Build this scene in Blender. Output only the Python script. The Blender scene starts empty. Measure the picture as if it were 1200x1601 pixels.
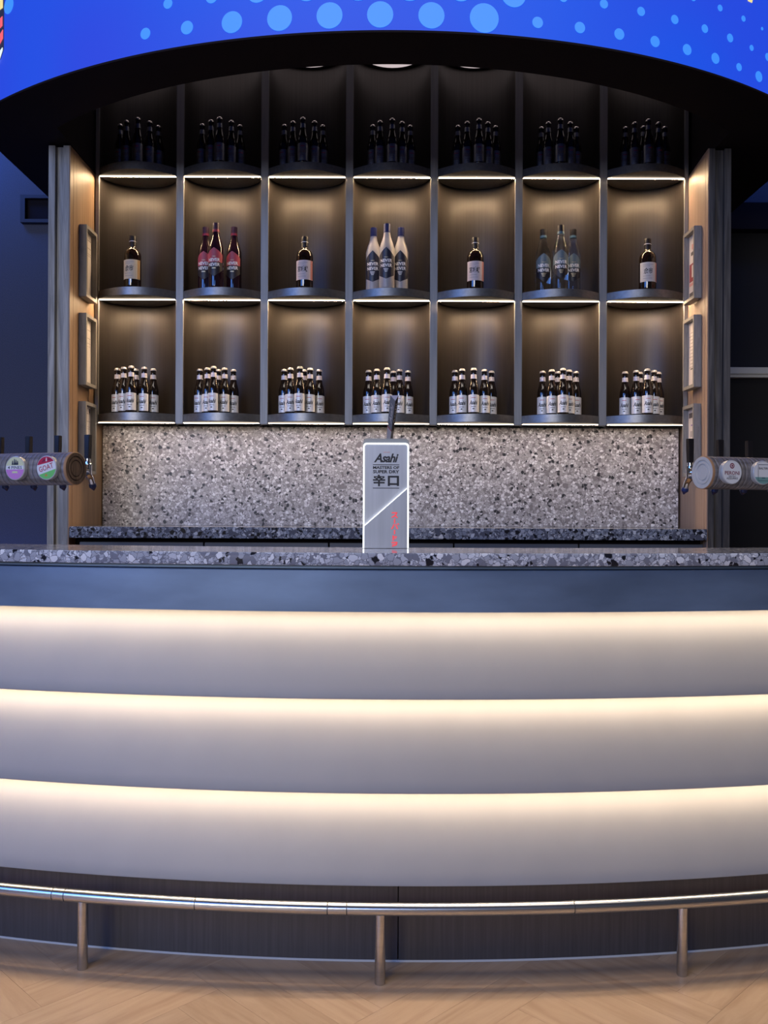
import bpy, bmesh, math, random
from mathutils import Vector, Matrix, Euler

random.seed(7)
S = bpy.context.scene
COL = S.collection
PI = math.pi
EYE = 1.24

# ------------------------------------------------------------------ camera
cam_d = bpy.data.cameras.new('camera')
cam_d.sensor_fit = 'HORIZONTAL'; cam_d.sensor_width = 36.0; cam_d.lens = 42.0
cam_d.clip_start = 0.05; cam_d.clip_end = 60
cam = bpy.data.objects.new('camera', cam_d); COL.objects.link(cam)
cam.matrix_world = Matrix.Translation((0, 0, EYE)) @ Euler((PI/2, 0, 0)).to_matrix().to_4x4() @ Matrix.Rotation(0.0045, 4, 'Z')
S.camera = cam

# ------------------------------------------------------------------ world, lights, exposure
S.view_settings.view_transform = 'Standard'
S.view_settings.look = 'None'
S.view_settings.gamma = 1.0
S.view_settings.use_curve_mapping = False
S.view_settings.exposure = 0.0
W = bpy.data.worlds.new('world'); S.world = W; W.use_nodes = True
W.node_tree.nodes['Background'].inputs[0].default_value = (0.50, 0.48, 0.56, 1)
W.node_tree.nodes['Background'].inputs[1].default_value = 0.06

def area(name, loc, target, size, size_y, power, color):
    d = bpy.data.lights.new(name, 'AREA'); d.shape = 'RECTANGLE'
    d.size = size; d.size_y = size_y; d.energy = power; d.color = color
    o = bpy.data.objects.new(name, d); COL.objects.link(o)
    o.location = loc
    o.rotation_euler = (Vector(target) - Vector(loc)).to_track_quat('-Z', 'Y').to_euler()
    return o
# the hall behind the camera: tall window bay to the left, blue screens, ceiling panels
area('hall_window_light', (-4.2, -9.0, 3.3), (0, 3.5, 1.3), 3.4, 2.6, 370, (1.0, 0.94, 0.88))
area('hall_blue_screen_light', (-5.0, -2.2, 3.5), (0, 2.6, 0.9), 4.0, 2.2, 195, (0.12, 0.32, 1.0))
area('hall_far_blue_screen_light', (-1.6, -6.5, 3.7), (0, 4.5, 2.6), 1.0, 2.0, 70, (0.12, 0.34, 1.0))
area('hall_ceiling_light', (0.2, 1.2, 4.6), (0.2, 1.25, 0.0), 4.0, 1.0, 52, (1.0, 0.90, 0.82))
area('blue_wall_wash_left', (-2.75, 5.10, 3.70), (-2.5, 5.4, 2.9), 1.1, 0.1, 20, (0.05, 0.20, 1.0))
area('blue_wall_wash_right', (2.75, 5.0, 3.9), (2.5, 5.4, 3.1), 1.1, 0.1, 9, (0.06, 0.20, 1.0))
area('blue_floor_wash_left', (-2.5, 5.1, 0.45), (-2.4, 5.4, 1.2), 1.0, 0.1, 6, (0.05, 0.16, 1.0))

# ------------------------------------------------------------------ material helpers
def srgb(r, g, b):
    f = lambda c: (c/255/12.92) if c/255 <= 0.04045 else ((c/255+0.055)/1.055)**2.4
    return (f(r), f(g), f(b), 1)

def new_mat(name):
    m = bpy.data.materials.new(name); m.use_nodes = True
    nt = m.node_tree; b = nt.nodes['Principled BSDF']
    return m, nt, b

def plain(name, col, rough=0.5, metal=0.0, coat=0.0, trans=0.0, ior=1.5, emit=None, estr=0.0, aniso=0.0, bump=0.0, bscale=200, var=0.0):
    m, nt, b = new_mat(name)
    b.inputs['Base Color'].default_value = col
    b.inputs['Roughness'].default_value = rough
    b.inputs['Metallic'].default_value = metal
    b.inputs['Coat Weight'].default_value = coat
    b.inputs['Transmission Weight'].default_value = trans
    b.inputs['IOR'].default_value = ior
    b.inputs['Anisotropic'].default_value = aniso
    if emit:
        b.inputs['Emission Color'].default_value = emit
        b.inputs['Emission Strength'].default_value = estr
    tc = nt.nodes.new('ShaderNodeTexCoord')
    n = nt.nodes.new('ShaderNodeTexNoise'); n.inputs['Scale'].default_value = bscale; n.inputs['Detail'].default_value = 3
    nt.links.new(tc.outputs['Object'], n.inputs['Vector'])
    if bump:
        bp = nt.nodes.new('ShaderNodeBump'); bp.inputs['Strength'].default_value = bump; bp.inputs['Distance'].default_value = 0.001
        nt.links.new(n.outputs['Fac'], bp.inputs['Height']); nt.links.new(bp.outputs['Normal'], b.inputs['Normal'])
    # a little procedural unevenness of the gloss
    mr = nt.nodes.new('ShaderNodeMapRange')
    mr.inputs['To Min'].default_value = max(0, rough-0.03); mr.inputs['To Max'].default_value = min(1, rough+0.03)
    nt.links.new(n.outputs['Fac'], mr.inputs['Value']); nt.links.new(mr.outputs['Result'], b.inputs['Roughness'])
    if var:
        mx = nt.nodes.new('ShaderNodeMix'); mx.data_type = 'RGBA'
        mx.inputs[6].default_value = tuple(c*(1-var) for c in col[:3])+(1,)
        mx.inputs[7].default_value = tuple(min(1, c*(1+var)) for c in col[:3])+(1,)
        nt.links.new(n.outputs['Fac'], mx.inputs[0]); nt.links.new(mx.outputs[2], b.inputs['Base Color'])
    return m

def ramp(nt, stops, interp='LINEAR'):
    r = nt.nodes.new('ShaderNodeValToRGB'); r.color_ramp.interpolation = interp
    e = r.color_ramp.elements
    e[0].position, e[0].color = stops[0]; e[1].position, e[1].color = stops[-1]
    for p, c in stops[1:-1]:
        x = e.new(p); x.color = c
    return r

def mapped(nt, scale, rnd=False):
    tc = nt.nodes.new('ShaderNodeTexCoord'); mp = nt.nodes.new('ShaderNodeMapping')
    mp.inputs['Scale'].default_value = scale
    src = tc.outputs['Object']
    if rnd:
        oi = nt.nodes.new('ShaderNodeObjectInfo'); mu = nt.nodes.new('ShaderNodeVectorMath'); mu.operation = 'SCALE'
        cb = nt.nodes.new('ShaderNodeCombineXYZ')
        for k in range(3): nt.links.new(oi.outputs['Random'], cb.inputs[k])
        nt.links.new(cb.outputs[0], mu.inputs[0]); mu.inputs['Scale'].default_value = 37.0
        ad = nt.nodes.new('ShaderNodeVectorMath'); ad.operation = 'ADD'
        nt.links.new(src, ad.inputs[0]); nt.links.new(mu.outputs[0], ad.inputs[1]); src = ad.outputs[0]
    nt.links.new(src, mp.inputs['Vector'])
    return mp.outputs[0]

def wood(name, stops, scale, rough=0.5, rnd=False, bump=0.15, coat=0.0, dist=1.2):
    m, nt, b = new_mat(name)
    v = mapped(nt, scale, rnd)
    n = nt.nodes.new('ShaderNodeTexNoise'); n.inputs['Scale'].default_value = 1.0
    n.inputs['Detail'].default_value = 7; n.inputs['Roughness'].default_value = 0.62; n.inputs['Distortion'].default_value = dist
    nt.links.new(v, n.inputs['Vector'])
    r = ramp(nt, stops); nt.links.new(n.outputs['Fac'], r.inputs[0])
    last = r.outputs[0]
    if rnd:
        oi = nt.nodes.new('ShaderNodeObjectInfo'); hs = nt.nodes.new('ShaderNodeHueSaturation')
        mr = nt.nodes.new('ShaderNodeMapRange'); mr.inputs['To Min'].default_value = 0.93; mr.inputs['To Max'].default_value = 1.06
        nt.links.new(oi.outputs['Random'], mr.inputs['Value']); nt.links.new(mr.outputs[0], hs.inputs['Value'])
        nt.links.new(last, hs.inputs['Color']); last = hs.outputs[0]
    nt.links.new(last, b.inputs['Base Color'])
    bp = nt.nodes.new('ShaderNodeBump'); bp.inputs['Strength'].default_value = bump; bp.inputs['Distance'].default_value = 0.002
    nt.links.new(n.outputs['Fac'], bp.inputs['Height']); nt.links.new(bp.outputs['Normal'], b.inputs['Normal'])
    b.inputs['Roughness'].default_value = rough; b.inputs['Coat Weight'].default_value = coat
    return m

def terrazzo(name, scale, stops, rough=0.25, edge=(0.10, 0.10, 0.11, 1), edge_w=0.06, fine=2.3):
    """stone chips of two sizes in a cement binder"""
    m, nt, b = new_mat(name)
    tc = nt.nodes.new('ShaderNodeTexCoord')
    def layer(sc):
        nz = nt.nodes.new('ShaderNodeTexNoise'); nz.inputs['Scale'].default_value = sc*1.3
        mxv = nt.nodes.new('ShaderNodeMix'); mxv.data_type = 'VECTOR'
        mxv.inputs[0].default_value = 0.012*60/sc
        nt.links.new(tc.outputs['Object'], nz.inputs['Vector'])
        nt.links.new(tc.outputs['Object'], mxv.inputs[4]); nt.links.new(nz.outputs['Color'], mxv.inputs[5])
        a = nt.nodes.new('ShaderNodeTexVoronoi'); a.inputs['Scale'].default_value = sc
        d = nt.nodes.new('ShaderNodeTexVoronoi'); d.feature = 'DISTANCE_TO_EDGE'; d.inputs['Scale'].default_value = sc
        nt.links.new(mxv.outputs[1], a.inputs['Vector']); nt.links.new(mxv.outputs[1], d.inputs['Vector'])
        sp = nt.nodes.new('ShaderNodeSeparateColor'); nt.links.new(a.outputs['Color'], sp.inputs[0])
        return sp, d
    sp, d = layer(scale); sp2, d2 = layer(scale*fine)
    r1 = ramp(nt, stops, 'CONSTANT'); nt.links.new(sp.outputs[0], r1.inputs[0])
    r2 = ramp(nt, stops, 'CONSTANT'); nt.links.new(sp2.outputs[0], r2.inputs[0])
    # where the big chip is "absent" (random), small chips fill in
    pick = nt.nodes.new('ShaderNodeMath'); pick.operation = 'GREATER_THAN'; pick.inputs[1].default_value = 0.45
    nt.links.new(sp.outputs[1], pick.inputs[0])
    mixc = nt.nodes.new('ShaderNodeMix'); mixc.data_type = 'RGBA'
    nt.links.new(pick.outputs[0], mixc.inputs[0]); nt.links.new(r2.outputs[0], mixc.inputs[6]); nt.links.new(r1.outputs[0], mixc.inputs[7])
    mixd = nt.nodes.new('ShaderNodeMix'); mixd.data_type = 'FLOAT'
    nt.links.new(pick.outputs[0], mixd.inputs[0]); nt.links.new(d2.outputs['Distance'], mixd.inputs[2]); nt.links.new(d.outputs['Distance'], mixd.inputs[3])
    e = nt.nodes.new('ShaderNodeMapRange'); e.inputs['From Min'].default_value = edge_w*0.5; e.inputs['From Max'].default_value = edge_w
    nt.links.new(mixd.outputs[0], e.inputs['Value'])
    fin = nt.nodes.new('ShaderNodeMix'); fin.data_type = 'RGBA'; fin.inputs[6].default_value = edge
    nt.links.new(e.outputs[0], fin.inputs[0]); nt.links.new(mixc.outputs[2], fin.inputs[7])
    nt.links.new(fin.outputs[2], b.inputs['Base Color'])
    b.inputs['Roughness'].default_value = rough
    return m

def brushed(name, col, rough, metal, scale, bump=0.08, var=0.25, aniso=0.5):
    m, nt, b = new_mat(name)
    v = mapped(nt, scale)
    n = nt.nodes.new('ShaderNodeTexNoise'); n.inputs['Scale'].default_value = 1; n.inputs['Detail'].default_value = 4
    nt.links.new(v, n.inputs['Vector'])
    r = ramp(nt, [(0.3, tuple(c*(1-var) for c in col[:3])+(1,)), (0.7, tuple(c*(1+var) for c in col[:3])+(1,))])
    nt.links.new(n.outputs['Fac'], r.inputs[0]); nt.links.new(r.outputs[0], b.inputs['Base Color'])
    bp = nt.nodes.new('ShaderNodeBump'); bp.inputs['Strength'].default_value = bump; bp.inputs['Distance'].default_value = 0.001
    nt.links.new(n.outputs['Fac'], bp.inputs['Height']); nt.links.new(bp.outputs['Normal'], b.inputs['Normal'])
    b.inputs['Metallic'].default_value = metal; b.inputs['Roughness'].default_value = rough; b.inputs['Anisotropic'].default_value = aniso
    return m

def emit(name, col, strength):
    m, nt, b = new_mat(name)
    b.inputs['Base Color'].default_value = (0.05, 0.05, 0.05, 1)
    b.inputs['Emission Color'].default_value = col; b.inputs['Emission Strength'].default_value = strength
    return m

M = {}
M['black'] = plain('matt_black_paint', (0.012, 0.0095, 0.013, 1), 0.9)
M['black'].node_tree.nodes['Principled BSDF'].inputs['Specular IOR Level'].default_value = 0.12
M['niche'] = brushed('brushed_charcoal_laminate', (0.033, 0.028, 0.0255, 1), 0.40, 0.3, (160, 160, 1.5), 0.15, 0.18, 0.4)
M['pilaster'] = brushed('grey_steel_pilaster', (0.28, 0.285, 0.285, 1), 0.5, 0.3, (60, 60, 4), 0.05, 0.12, 0.2)
M['shelf'] = brushed('gunmetal_shelf_edge', (0.20, 0.20, 0.198, 1), 0.38, 0.8, (60, 60, 60), 0.03, 0.12, 0.4)
M['strip_face'] = emit('led_diffuser_front', (1.0, 0.80, 0.58, 1), 1.4)
M['strip_down'] = emit('led_diffuser_underside', (1.0, 0.69, 0.40, 1), 330.0)
M['strip_low'] = emit('led_diffuser_underside_low', (1.0, 0.80, 0.60, 1), 52.0)
M['bar_strip'] = emit('bar_led_tape', (1.0, 0.78, 0.53, 1), 28.0)
M['downlight'] = emit('dim_downlight_disc', (0.62, 0.52, 0.53, 1), 1.0)
M['terrazzo_wall'] = terrazzo('terrazzo_splashback', 70, [(0.0, (0.02, 0.02, 0.023, 1)), (0.08, (0.24, 0.215, 0.21, 1)), (0.25, (0.42, 0.385, 0.375, 1)), (0.5, (0.58, 0.55, 0.54, 1)), (0.75, (0.76, 0.73, 0.72, 1)), (0.92, (0.86, 0.84, 0.83, 1))], 0.42, (0.27, 0.245, 0.24, 1), 0.09, 1.6)
M['terrazzo_bar'] = terrazzo('terrazzo_bar_top', 58, [(0.0, (0.015, 0.017, 0.025, 1)), (0.07, (0.22, 0.23, 0.28, 1)), (0.22, (0.42, 0.44, 0.50, 1)), (0.5, (0.58, 0.60, 0.66, 1)), (0.75, (0.72, 0.74, 0.79, 1)), (0.9, (0.84, 0.85, 0.88, 1))], 0.10, (0.20, 0.21, 0.25, 1), 0.07, 1.7)
M['terrazzo_back'] = terrazzo('terrazzo_back_top', 62, [(0.0, (0.012, 0.014, 0.02, 1)), (0.16, (0.09, 0.10, 0.14, 1)), (0.4, (0.22, 0.25, 0.32, 1)), (0.7, (0.36, 0.39, 0.46, 1)), (0.9, (0.55, 0.58, 0.64, 1))], 0.12, (0.09, 0.10, 0.13, 1), 0.08, 1.8)
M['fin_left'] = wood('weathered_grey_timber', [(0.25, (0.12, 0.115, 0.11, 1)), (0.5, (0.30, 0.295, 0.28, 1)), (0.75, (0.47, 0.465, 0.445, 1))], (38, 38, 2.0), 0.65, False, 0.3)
M['fin_right'] = wood('shaded_grey_timber', [(0.25, (0.016, 0.015, 0.016, 1)), (0.5, (0.065, 0.060, 0.060, 1)), (0.75, (0.14, 0.13, 0.122, 1))], (38, 38, 2.0), 0.7, False, 0.3)  # grey fin timber darkened: shade on the right fin is put into its colour
M['oak_panel'] = wood('warm_oak_veneer', [(0.3, (0.18, 0.11, 0.064, 1)), (0.55, (0.255, 0.163, 0.10, 1)), (0.75, (0.32, 0.21, 0.135, 1))], (45, 45, 1.3), 0.5, False, 0.05)
M['oak_pale'] = wood('pale_oak_veneer', [(0.3, (0.23, 0.16, 0.125, 1)), (0.55, (0.31, 0.225, 0.18, 1)), (0.75, (0.38, 0.28, 0.23, 1))], (45, 45, 1.3), 0.5, False, 0.05)
M['frame'] = wood('grey_frame_timber', [(0.3, (0.17, 0.165, 0.16, 1)), (0.7, (0.30, 0.29, 0.28, 1))], (60, 60, 6), 0.6, False, 0.1)
M['paper'] = plain('printed_paper', (0.62, 0.58, 0.57, 1), 0.7)
M['ink'] = plain('grey_print_ink', (0.10, 0.09, 0.095, 1), 0.7)
M['ink_light'] = plain('faint_print_ink', (0.38, 0.35, 0.36, 1), 0.7)
M['ink_red'] = plain('red_print_ink', (0.30, 0.06, 0.07, 1), 0.7)
M['ink_pink'] = plain('pink_print_ink', (0.62, 0.32, 0.30, 1), 0.7)
M['ink_violet'] = plain('violet_print_ink', (0.26, 0.18, 0.42, 1), 0.7)
M['plank'] = wood('oak_plank', [(0.25, (0.38, 0.245, 0.155, 1)), (0.5, (0.47, 0.325, 0.215, 1)), (0.75, (0.54, 0.385, 0.265, 1))], (2.2, 20, 20), 0.42, True, 0.06)
M['floor_base'] = wood('oak_floor_base', [(0.3, (0.26, 0.16, 0.09, 1)), (0.7, (0.42, 0.28, 0.17, 1))], (3, 22, 22), 0.5)
M['tier'] = plain('pale_plaster_panel', (0.32, 0.315, 0.32, 1), 0.5, var=0.07, bscale=7, bump=0.02)
M['fascia'] = brushed('blued_steel_fascia', (0.17, 0.24, 0.36, 1), 0.42, 0.5, (3.0, 3.0, 9.0), 0.04, 0.22, 0.3)
M['toe'] = brushed('dark_laminate_kick', (0.075, 0.07, 0.075, 1), 0.45, 0.3, (140, 140, 4), 0.1, 0.15, 0.2)
M['bead'] = plain('pale_sealant_bead', (0.55, 0.55, 0.55, 1), 0.5)
M['steel'] = brushed('brushed_stainless_steel', (0.54, 0.55, 0.57, 1), 0.27, 1.0, (6, 6, 120), 0.03, 0.06, 0.5)
M['seam'] = plain('dark_steel_seam', (0.10, 0.10, 0.10, 1), 0.4, 0.8)
M['chrome'] = plain('polished_chrome', (0.78, 0.78, 0.80, 1), 0.08, 1.0)
M['blackplastic'] = plain('black_tap_plastic', (0.012, 0.010, 0.012, 1), 0.35)
M['blueplastic'] = plain('blue_spout_plug', (0.01, 0.02, 0.10, 1), 0.3)
M['wall_navy'] = plain('navy_wall_paint', (0.060, 0.060, 0.078, 1), 0.85, bump=0.5, bscale=260, var=0.75)
M['wall_dark'] = plain('dark_wall_panel', (0.008, 0.0078, 0.0105, 1), 0.85, bump=0.2, bscale=180)
M['vent'] = plain('dark_vent_frame', (0.014, 0.015, 0.026, 1), 0.7)
M['white_trim'] = plain('off_white_trim', (0.55, 0.55, 0.53, 1), 0.5)
M['cabinet'] = plain('slate_cabinet_laminate', (0.10, 0.115, 0.14, 1), 0.5)
M['beer_glass'] = plain('dark_brown_beer_glass', (0.010, 0.006, 0.005, 1), 0.06, coat=0.4)
M['whisky_glass'] = plain('dark_whisky_glass', (0.012, 0.006, 0.004, 1), 0.05, coat=0.4)
M['plum_glass'] = plain('dark_plum_gin_glass', (0.016, 0.006, 0.011, 1), 0.06, coat=0.4)
M['frost_glass'] = plain('frosted_white_glass', (0.55, 0.53, 0.54, 1), 0.38, trans=0.35)
M['clear_glass'] = plain('clear_gin_glass', (0.92, 0.95, 0.95, 1), 0.03, trans=1.0, ior=1.45)
M['cap_silver'] = plain('silver_crown_cap', (0.72, 0.68, 0.66, 1), 0.32, 0.6)
M['label_silver'] = plain('silver_paper_label', (0.84, 0.84, 0.84, 1), 0.38, 0.1)
M['label_black'] = plain('black_label_ink', (0.012, 0.012, 0.014, 1), 0.5)
M['label_red'] = plain('red_label_ink', (0.50, 0.05, 0.06, 1), 0.5)
M['label_neck'] = plain('pinkish_silver_neck_label', (0.84, 0.77, 0.79, 1), 0.38, 0.1)
M['cap_black'] = plain('black_bottle_cap', (0.010, 0.009, 0.012, 1), 0.4)
M['cap_navy'] = plain('navy_bottle_cap', (0.012, 0.022, 0.11, 1), 0.35)
M['cap_plum'] = plain('plum_bottle_cap', (0.035, 0.012, 0.035, 1), 0.35)
M['cap_band_red'] = plain('crimson_cap_band', (0.23, 0.015, 0.05, 1), 0.4)
M['cap_band_blue'] = plain('steel_blue_cap_band', (0.07, 0.15, 0.21, 1), 0.4)
M['cream'] = plain('cream_label_paper', (0.62, 0.54, 0.40, 1), 0.6)
M['blush'] = plain('blush_label_paper', (0.62, 0.54, 0.55, 1), 0.6)
M['ivory'] = plain('ivory_label_paper', (0.60, 0.58, 0.56, 1), 0.6)
M['tan'] = plain('tan_label_edge', (0.42, 0.27, 0.13, 1), 0.6)
M['rose'] = plain('rose_label_edge', (0.55, 0.22, 0.20, 1), 0.6)
M['nn_pink'] = plain('raspberry_label', (0.40, 0.055, 0.085, 1), 0.5)
M['nn_dark'] = plain('near_black_label', (0.014, 0.012, 0.018, 1), 0.45)
M['nn_slate'] = plain('slate_blue_label', (0.135, 0.185, 0.205, 1), 0.5)
M['nn_navy'] = plain('midnight_label', (0.018, 0.020, 0.038, 1), 0.35)
M['nn_silver'] = plain('silver_foil_print', (0.85, 0.84, 0.84, 1), 0.4, 0.0)
M['nn_gold'] = plain('gold_foil_print', (0.62, 0.50, 0.30, 1), 0.35, 0.4)
M['barrel'] = None
M['cap_wood'] = wood('dark_end_grain', [(0.3, (0.035, 0.02, 0.014, 1)), (0.5, (0.105, 0.066, 0.045, 1)), (0.8, (0.20, 0.13, 0.09, 1))], (60, 60, 8), 0.7, False, 0.4)
M['cap_pale'] = plain('lit_pale_end_wood', (0.50, 0.51, 0.51, 1), 0.6, var=0.12, bscale=40)  # right barrel's wooden end, the light it reflects put into the colour
M['rim_wood'] = plain('raw_timber_rim', (0.36, 0.20, 0.10, 1), 0.6)
M['badge_rim'] = plain('pale_badge_rim', (0.55, 0.56, 0.57, 1), 0.35, 0.3)
M['badge_white'] = plain('white_badge_print', (0.74, 0.74, 0.75, 1), 0.3)
M['badge_green'] = plain('green_badge_print', (0.17, 0.56, 0.15, 1), 0.3)
M['badge_crimson'] = plain('crimson_badge_print', (0.48, 0.02, 0.06, 1), 0.3)
M['badge_lilac'] = plain('lilac_badge_print', (0.58, 0.24, 0.58, 1), 0.3)
M['badge_lemon'] = plain('pale_lemon_badge_print', (0.66, 0.68, 0.42, 1), 0.3)
M['badge_maroon'] = plain('maroon_badge_print', (0.20, 0.015, 0.05, 1), 0.3)
M['badge_navy'] = plain('dark_navy_badge_print', (0.02, 0.025, 0.06, 1), 0.3)
M['badge_teal'] = plain('teal_badge_print', (0.18, 0.34, 0.32, 1), 0.3)
M['badge_gold'] = plain('ochre_badge_print', (0.50, 0.30, 0.08, 1), 0.3)
M['tower_silver'] = brushed('satin_silver_plate', (0.42, 0.43, 0.455, 1), 0.40, 0.6, (80, 80, 3), 0.02, 0.06, 0.3)
M['tower_body'] = plain('grey_tower_housing', (0.26, 0.27, 0.27, 1), 0.45, 0.4)
M['tower_glow'] = emit('white_led_edge', (0.90, 0.95, 1.0, 1), 2.2)
M['tower_diag'] = emit('white_led_diagonal', (0.90, 0.95, 1.0, 1), 5.0)
M['tower_red'] = emit('red_lit_lettering', (1.0, 0.07, 0.09, 1), 0.85)
M['handle_silver'] = plain('silver_handle_face', (0.50, 0.50, 0.52, 1), 0.35, 0.5)
M['handle_grey'] = plain('grey_handle_face', (0.22, 0.22, 0.23, 1), 0.4, 0.4)
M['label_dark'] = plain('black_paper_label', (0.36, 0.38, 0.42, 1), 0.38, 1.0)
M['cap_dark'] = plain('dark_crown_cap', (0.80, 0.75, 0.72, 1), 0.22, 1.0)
M['glass_pane'] = plain('picture_glass', (0.95, 0.95, 0.95, 1), 0.04, trans=1.0, ior=1.15)

def barrel_mat():
    m, nt, b = new_mat('turned_grey_timber')
    tc = nt.nodes.new('ShaderNodeTexCoord')
    w = nt.nodes.new('ShaderNodeTexWave'); w.wave_type = 'BANDS'; w.bands_direction = 'X'
    w.inputs['Scale'].default_value = 18; w.inputs['Distortion'].default_value = 1.6; w.inputs['Detail'].default_value = 2; w.inputs['Detail Scale'].default_value = 2
    nt.links.new(tc.outputs['Object'], w.inputs['Vector'])
    mp = nt.nodes.new('ShaderNodeMapping'); mp.inputs['Scale'].default_value = (6, 60, 60)
    nt.links.new(tc.outputs['Object'], mp.inputs['Vector'])
    n = nt.nodes.new('ShaderNodeTexNoise'); n.inputs['Scale'].default_value = 1; n.inputs['Detail'].default_value = 6
    nt.links.new(mp.outputs[0], n.inputs['Vector'])
    r = ramp(nt, [(0.3, (0.115, 0.105, 0.11, 1)), (0.7, (0.28, 0.26, 0.27, 1))]); nt.links.new(n.outputs['Fac'], r.inputs[0])
    r2 = ramp(nt, [(0.0, (0.45, 0.45, 0.45, 1)), (0.16, (1, 1, 1, 1))]); nt.links.new(w.outputs['Fac'], r2.inputs[0])
    mx = nt.nodes.new('ShaderNodeMix'); mx.data_type = 'RGBA'; mx.blend_type = 'MULTIPLY'; mx.inputs[0].default_value = 1
    nt.links.new(r.outputs[0], mx.inputs[6]); nt.links.new(r2.outputs[0], mx.inputs[7])
    nt.links.new(mx.outputs[2], b.inputs['Base Color'])
    bp = nt.nodes.new('ShaderNodeBump'); bp.inputs['Strength'].default_value = 0.4; bp.inputs['Distance'].default_value = 0.002
    nt.links.new(w.outputs['Fac'], bp.inputs['Height']); nt.links.new(bp.outputs['Normal'], b.inputs['Normal'])
    b.inputs['Roughness'].default_value = 0.5
    return m
M['barrel'] = barrel_mat()

def screen_mat():
    m, nt, b = new_mat('blue_led_screen')
    tc = nt.nodes.new('ShaderNodeTexCoord')
    n = nt.nodes.new('ShaderNodeTexNoise'); n.inputs['Scale'].default_value = 0.9; n.inputs['Detail'].default_value = 1
    nt.links.new(tc.outputs['Object'], n.inputs['Vector'])
    r = ramp(nt, [(0.35, srgb(8, 84, 230)), (0.65, srgb(38, 66, 220))]); nt.links.new(n.outputs['Fac'], r.inputs[0])
    b.inputs['Base Color'].default_value = (0.01, 0.01, 0.02, 1)
    nt.links.new(r.outputs[0], b.inputs['Emission Color']); b.inputs['Emission Strength'].default_value = 1.0
    b.inputs['Roughness'].default_value = 0.6
    return m
M['screen'] = screen_mat()
M['screen_back'] = emit('screen_rear_leakage', srgb(14, 70, 200), 0.04)
M['dot'] = emit('pale_blue_screen_dot', srgb(52, 142, 255), 1.0)
M['scr_dark'] = emit('screen_picture_navy', srgb(12, 22, 60), 1.0)
M['scr_red'] = emit('screen_picture_red', srgb(250, 95, 110), 1.0)
M['scr_yellow'] = emit('screen_picture_yellow', srgb(245, 225, 150), 1.0)
M['scr_white'] = emit('screen_picture_white', srgb(235, 250, 255), 1.0)

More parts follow.
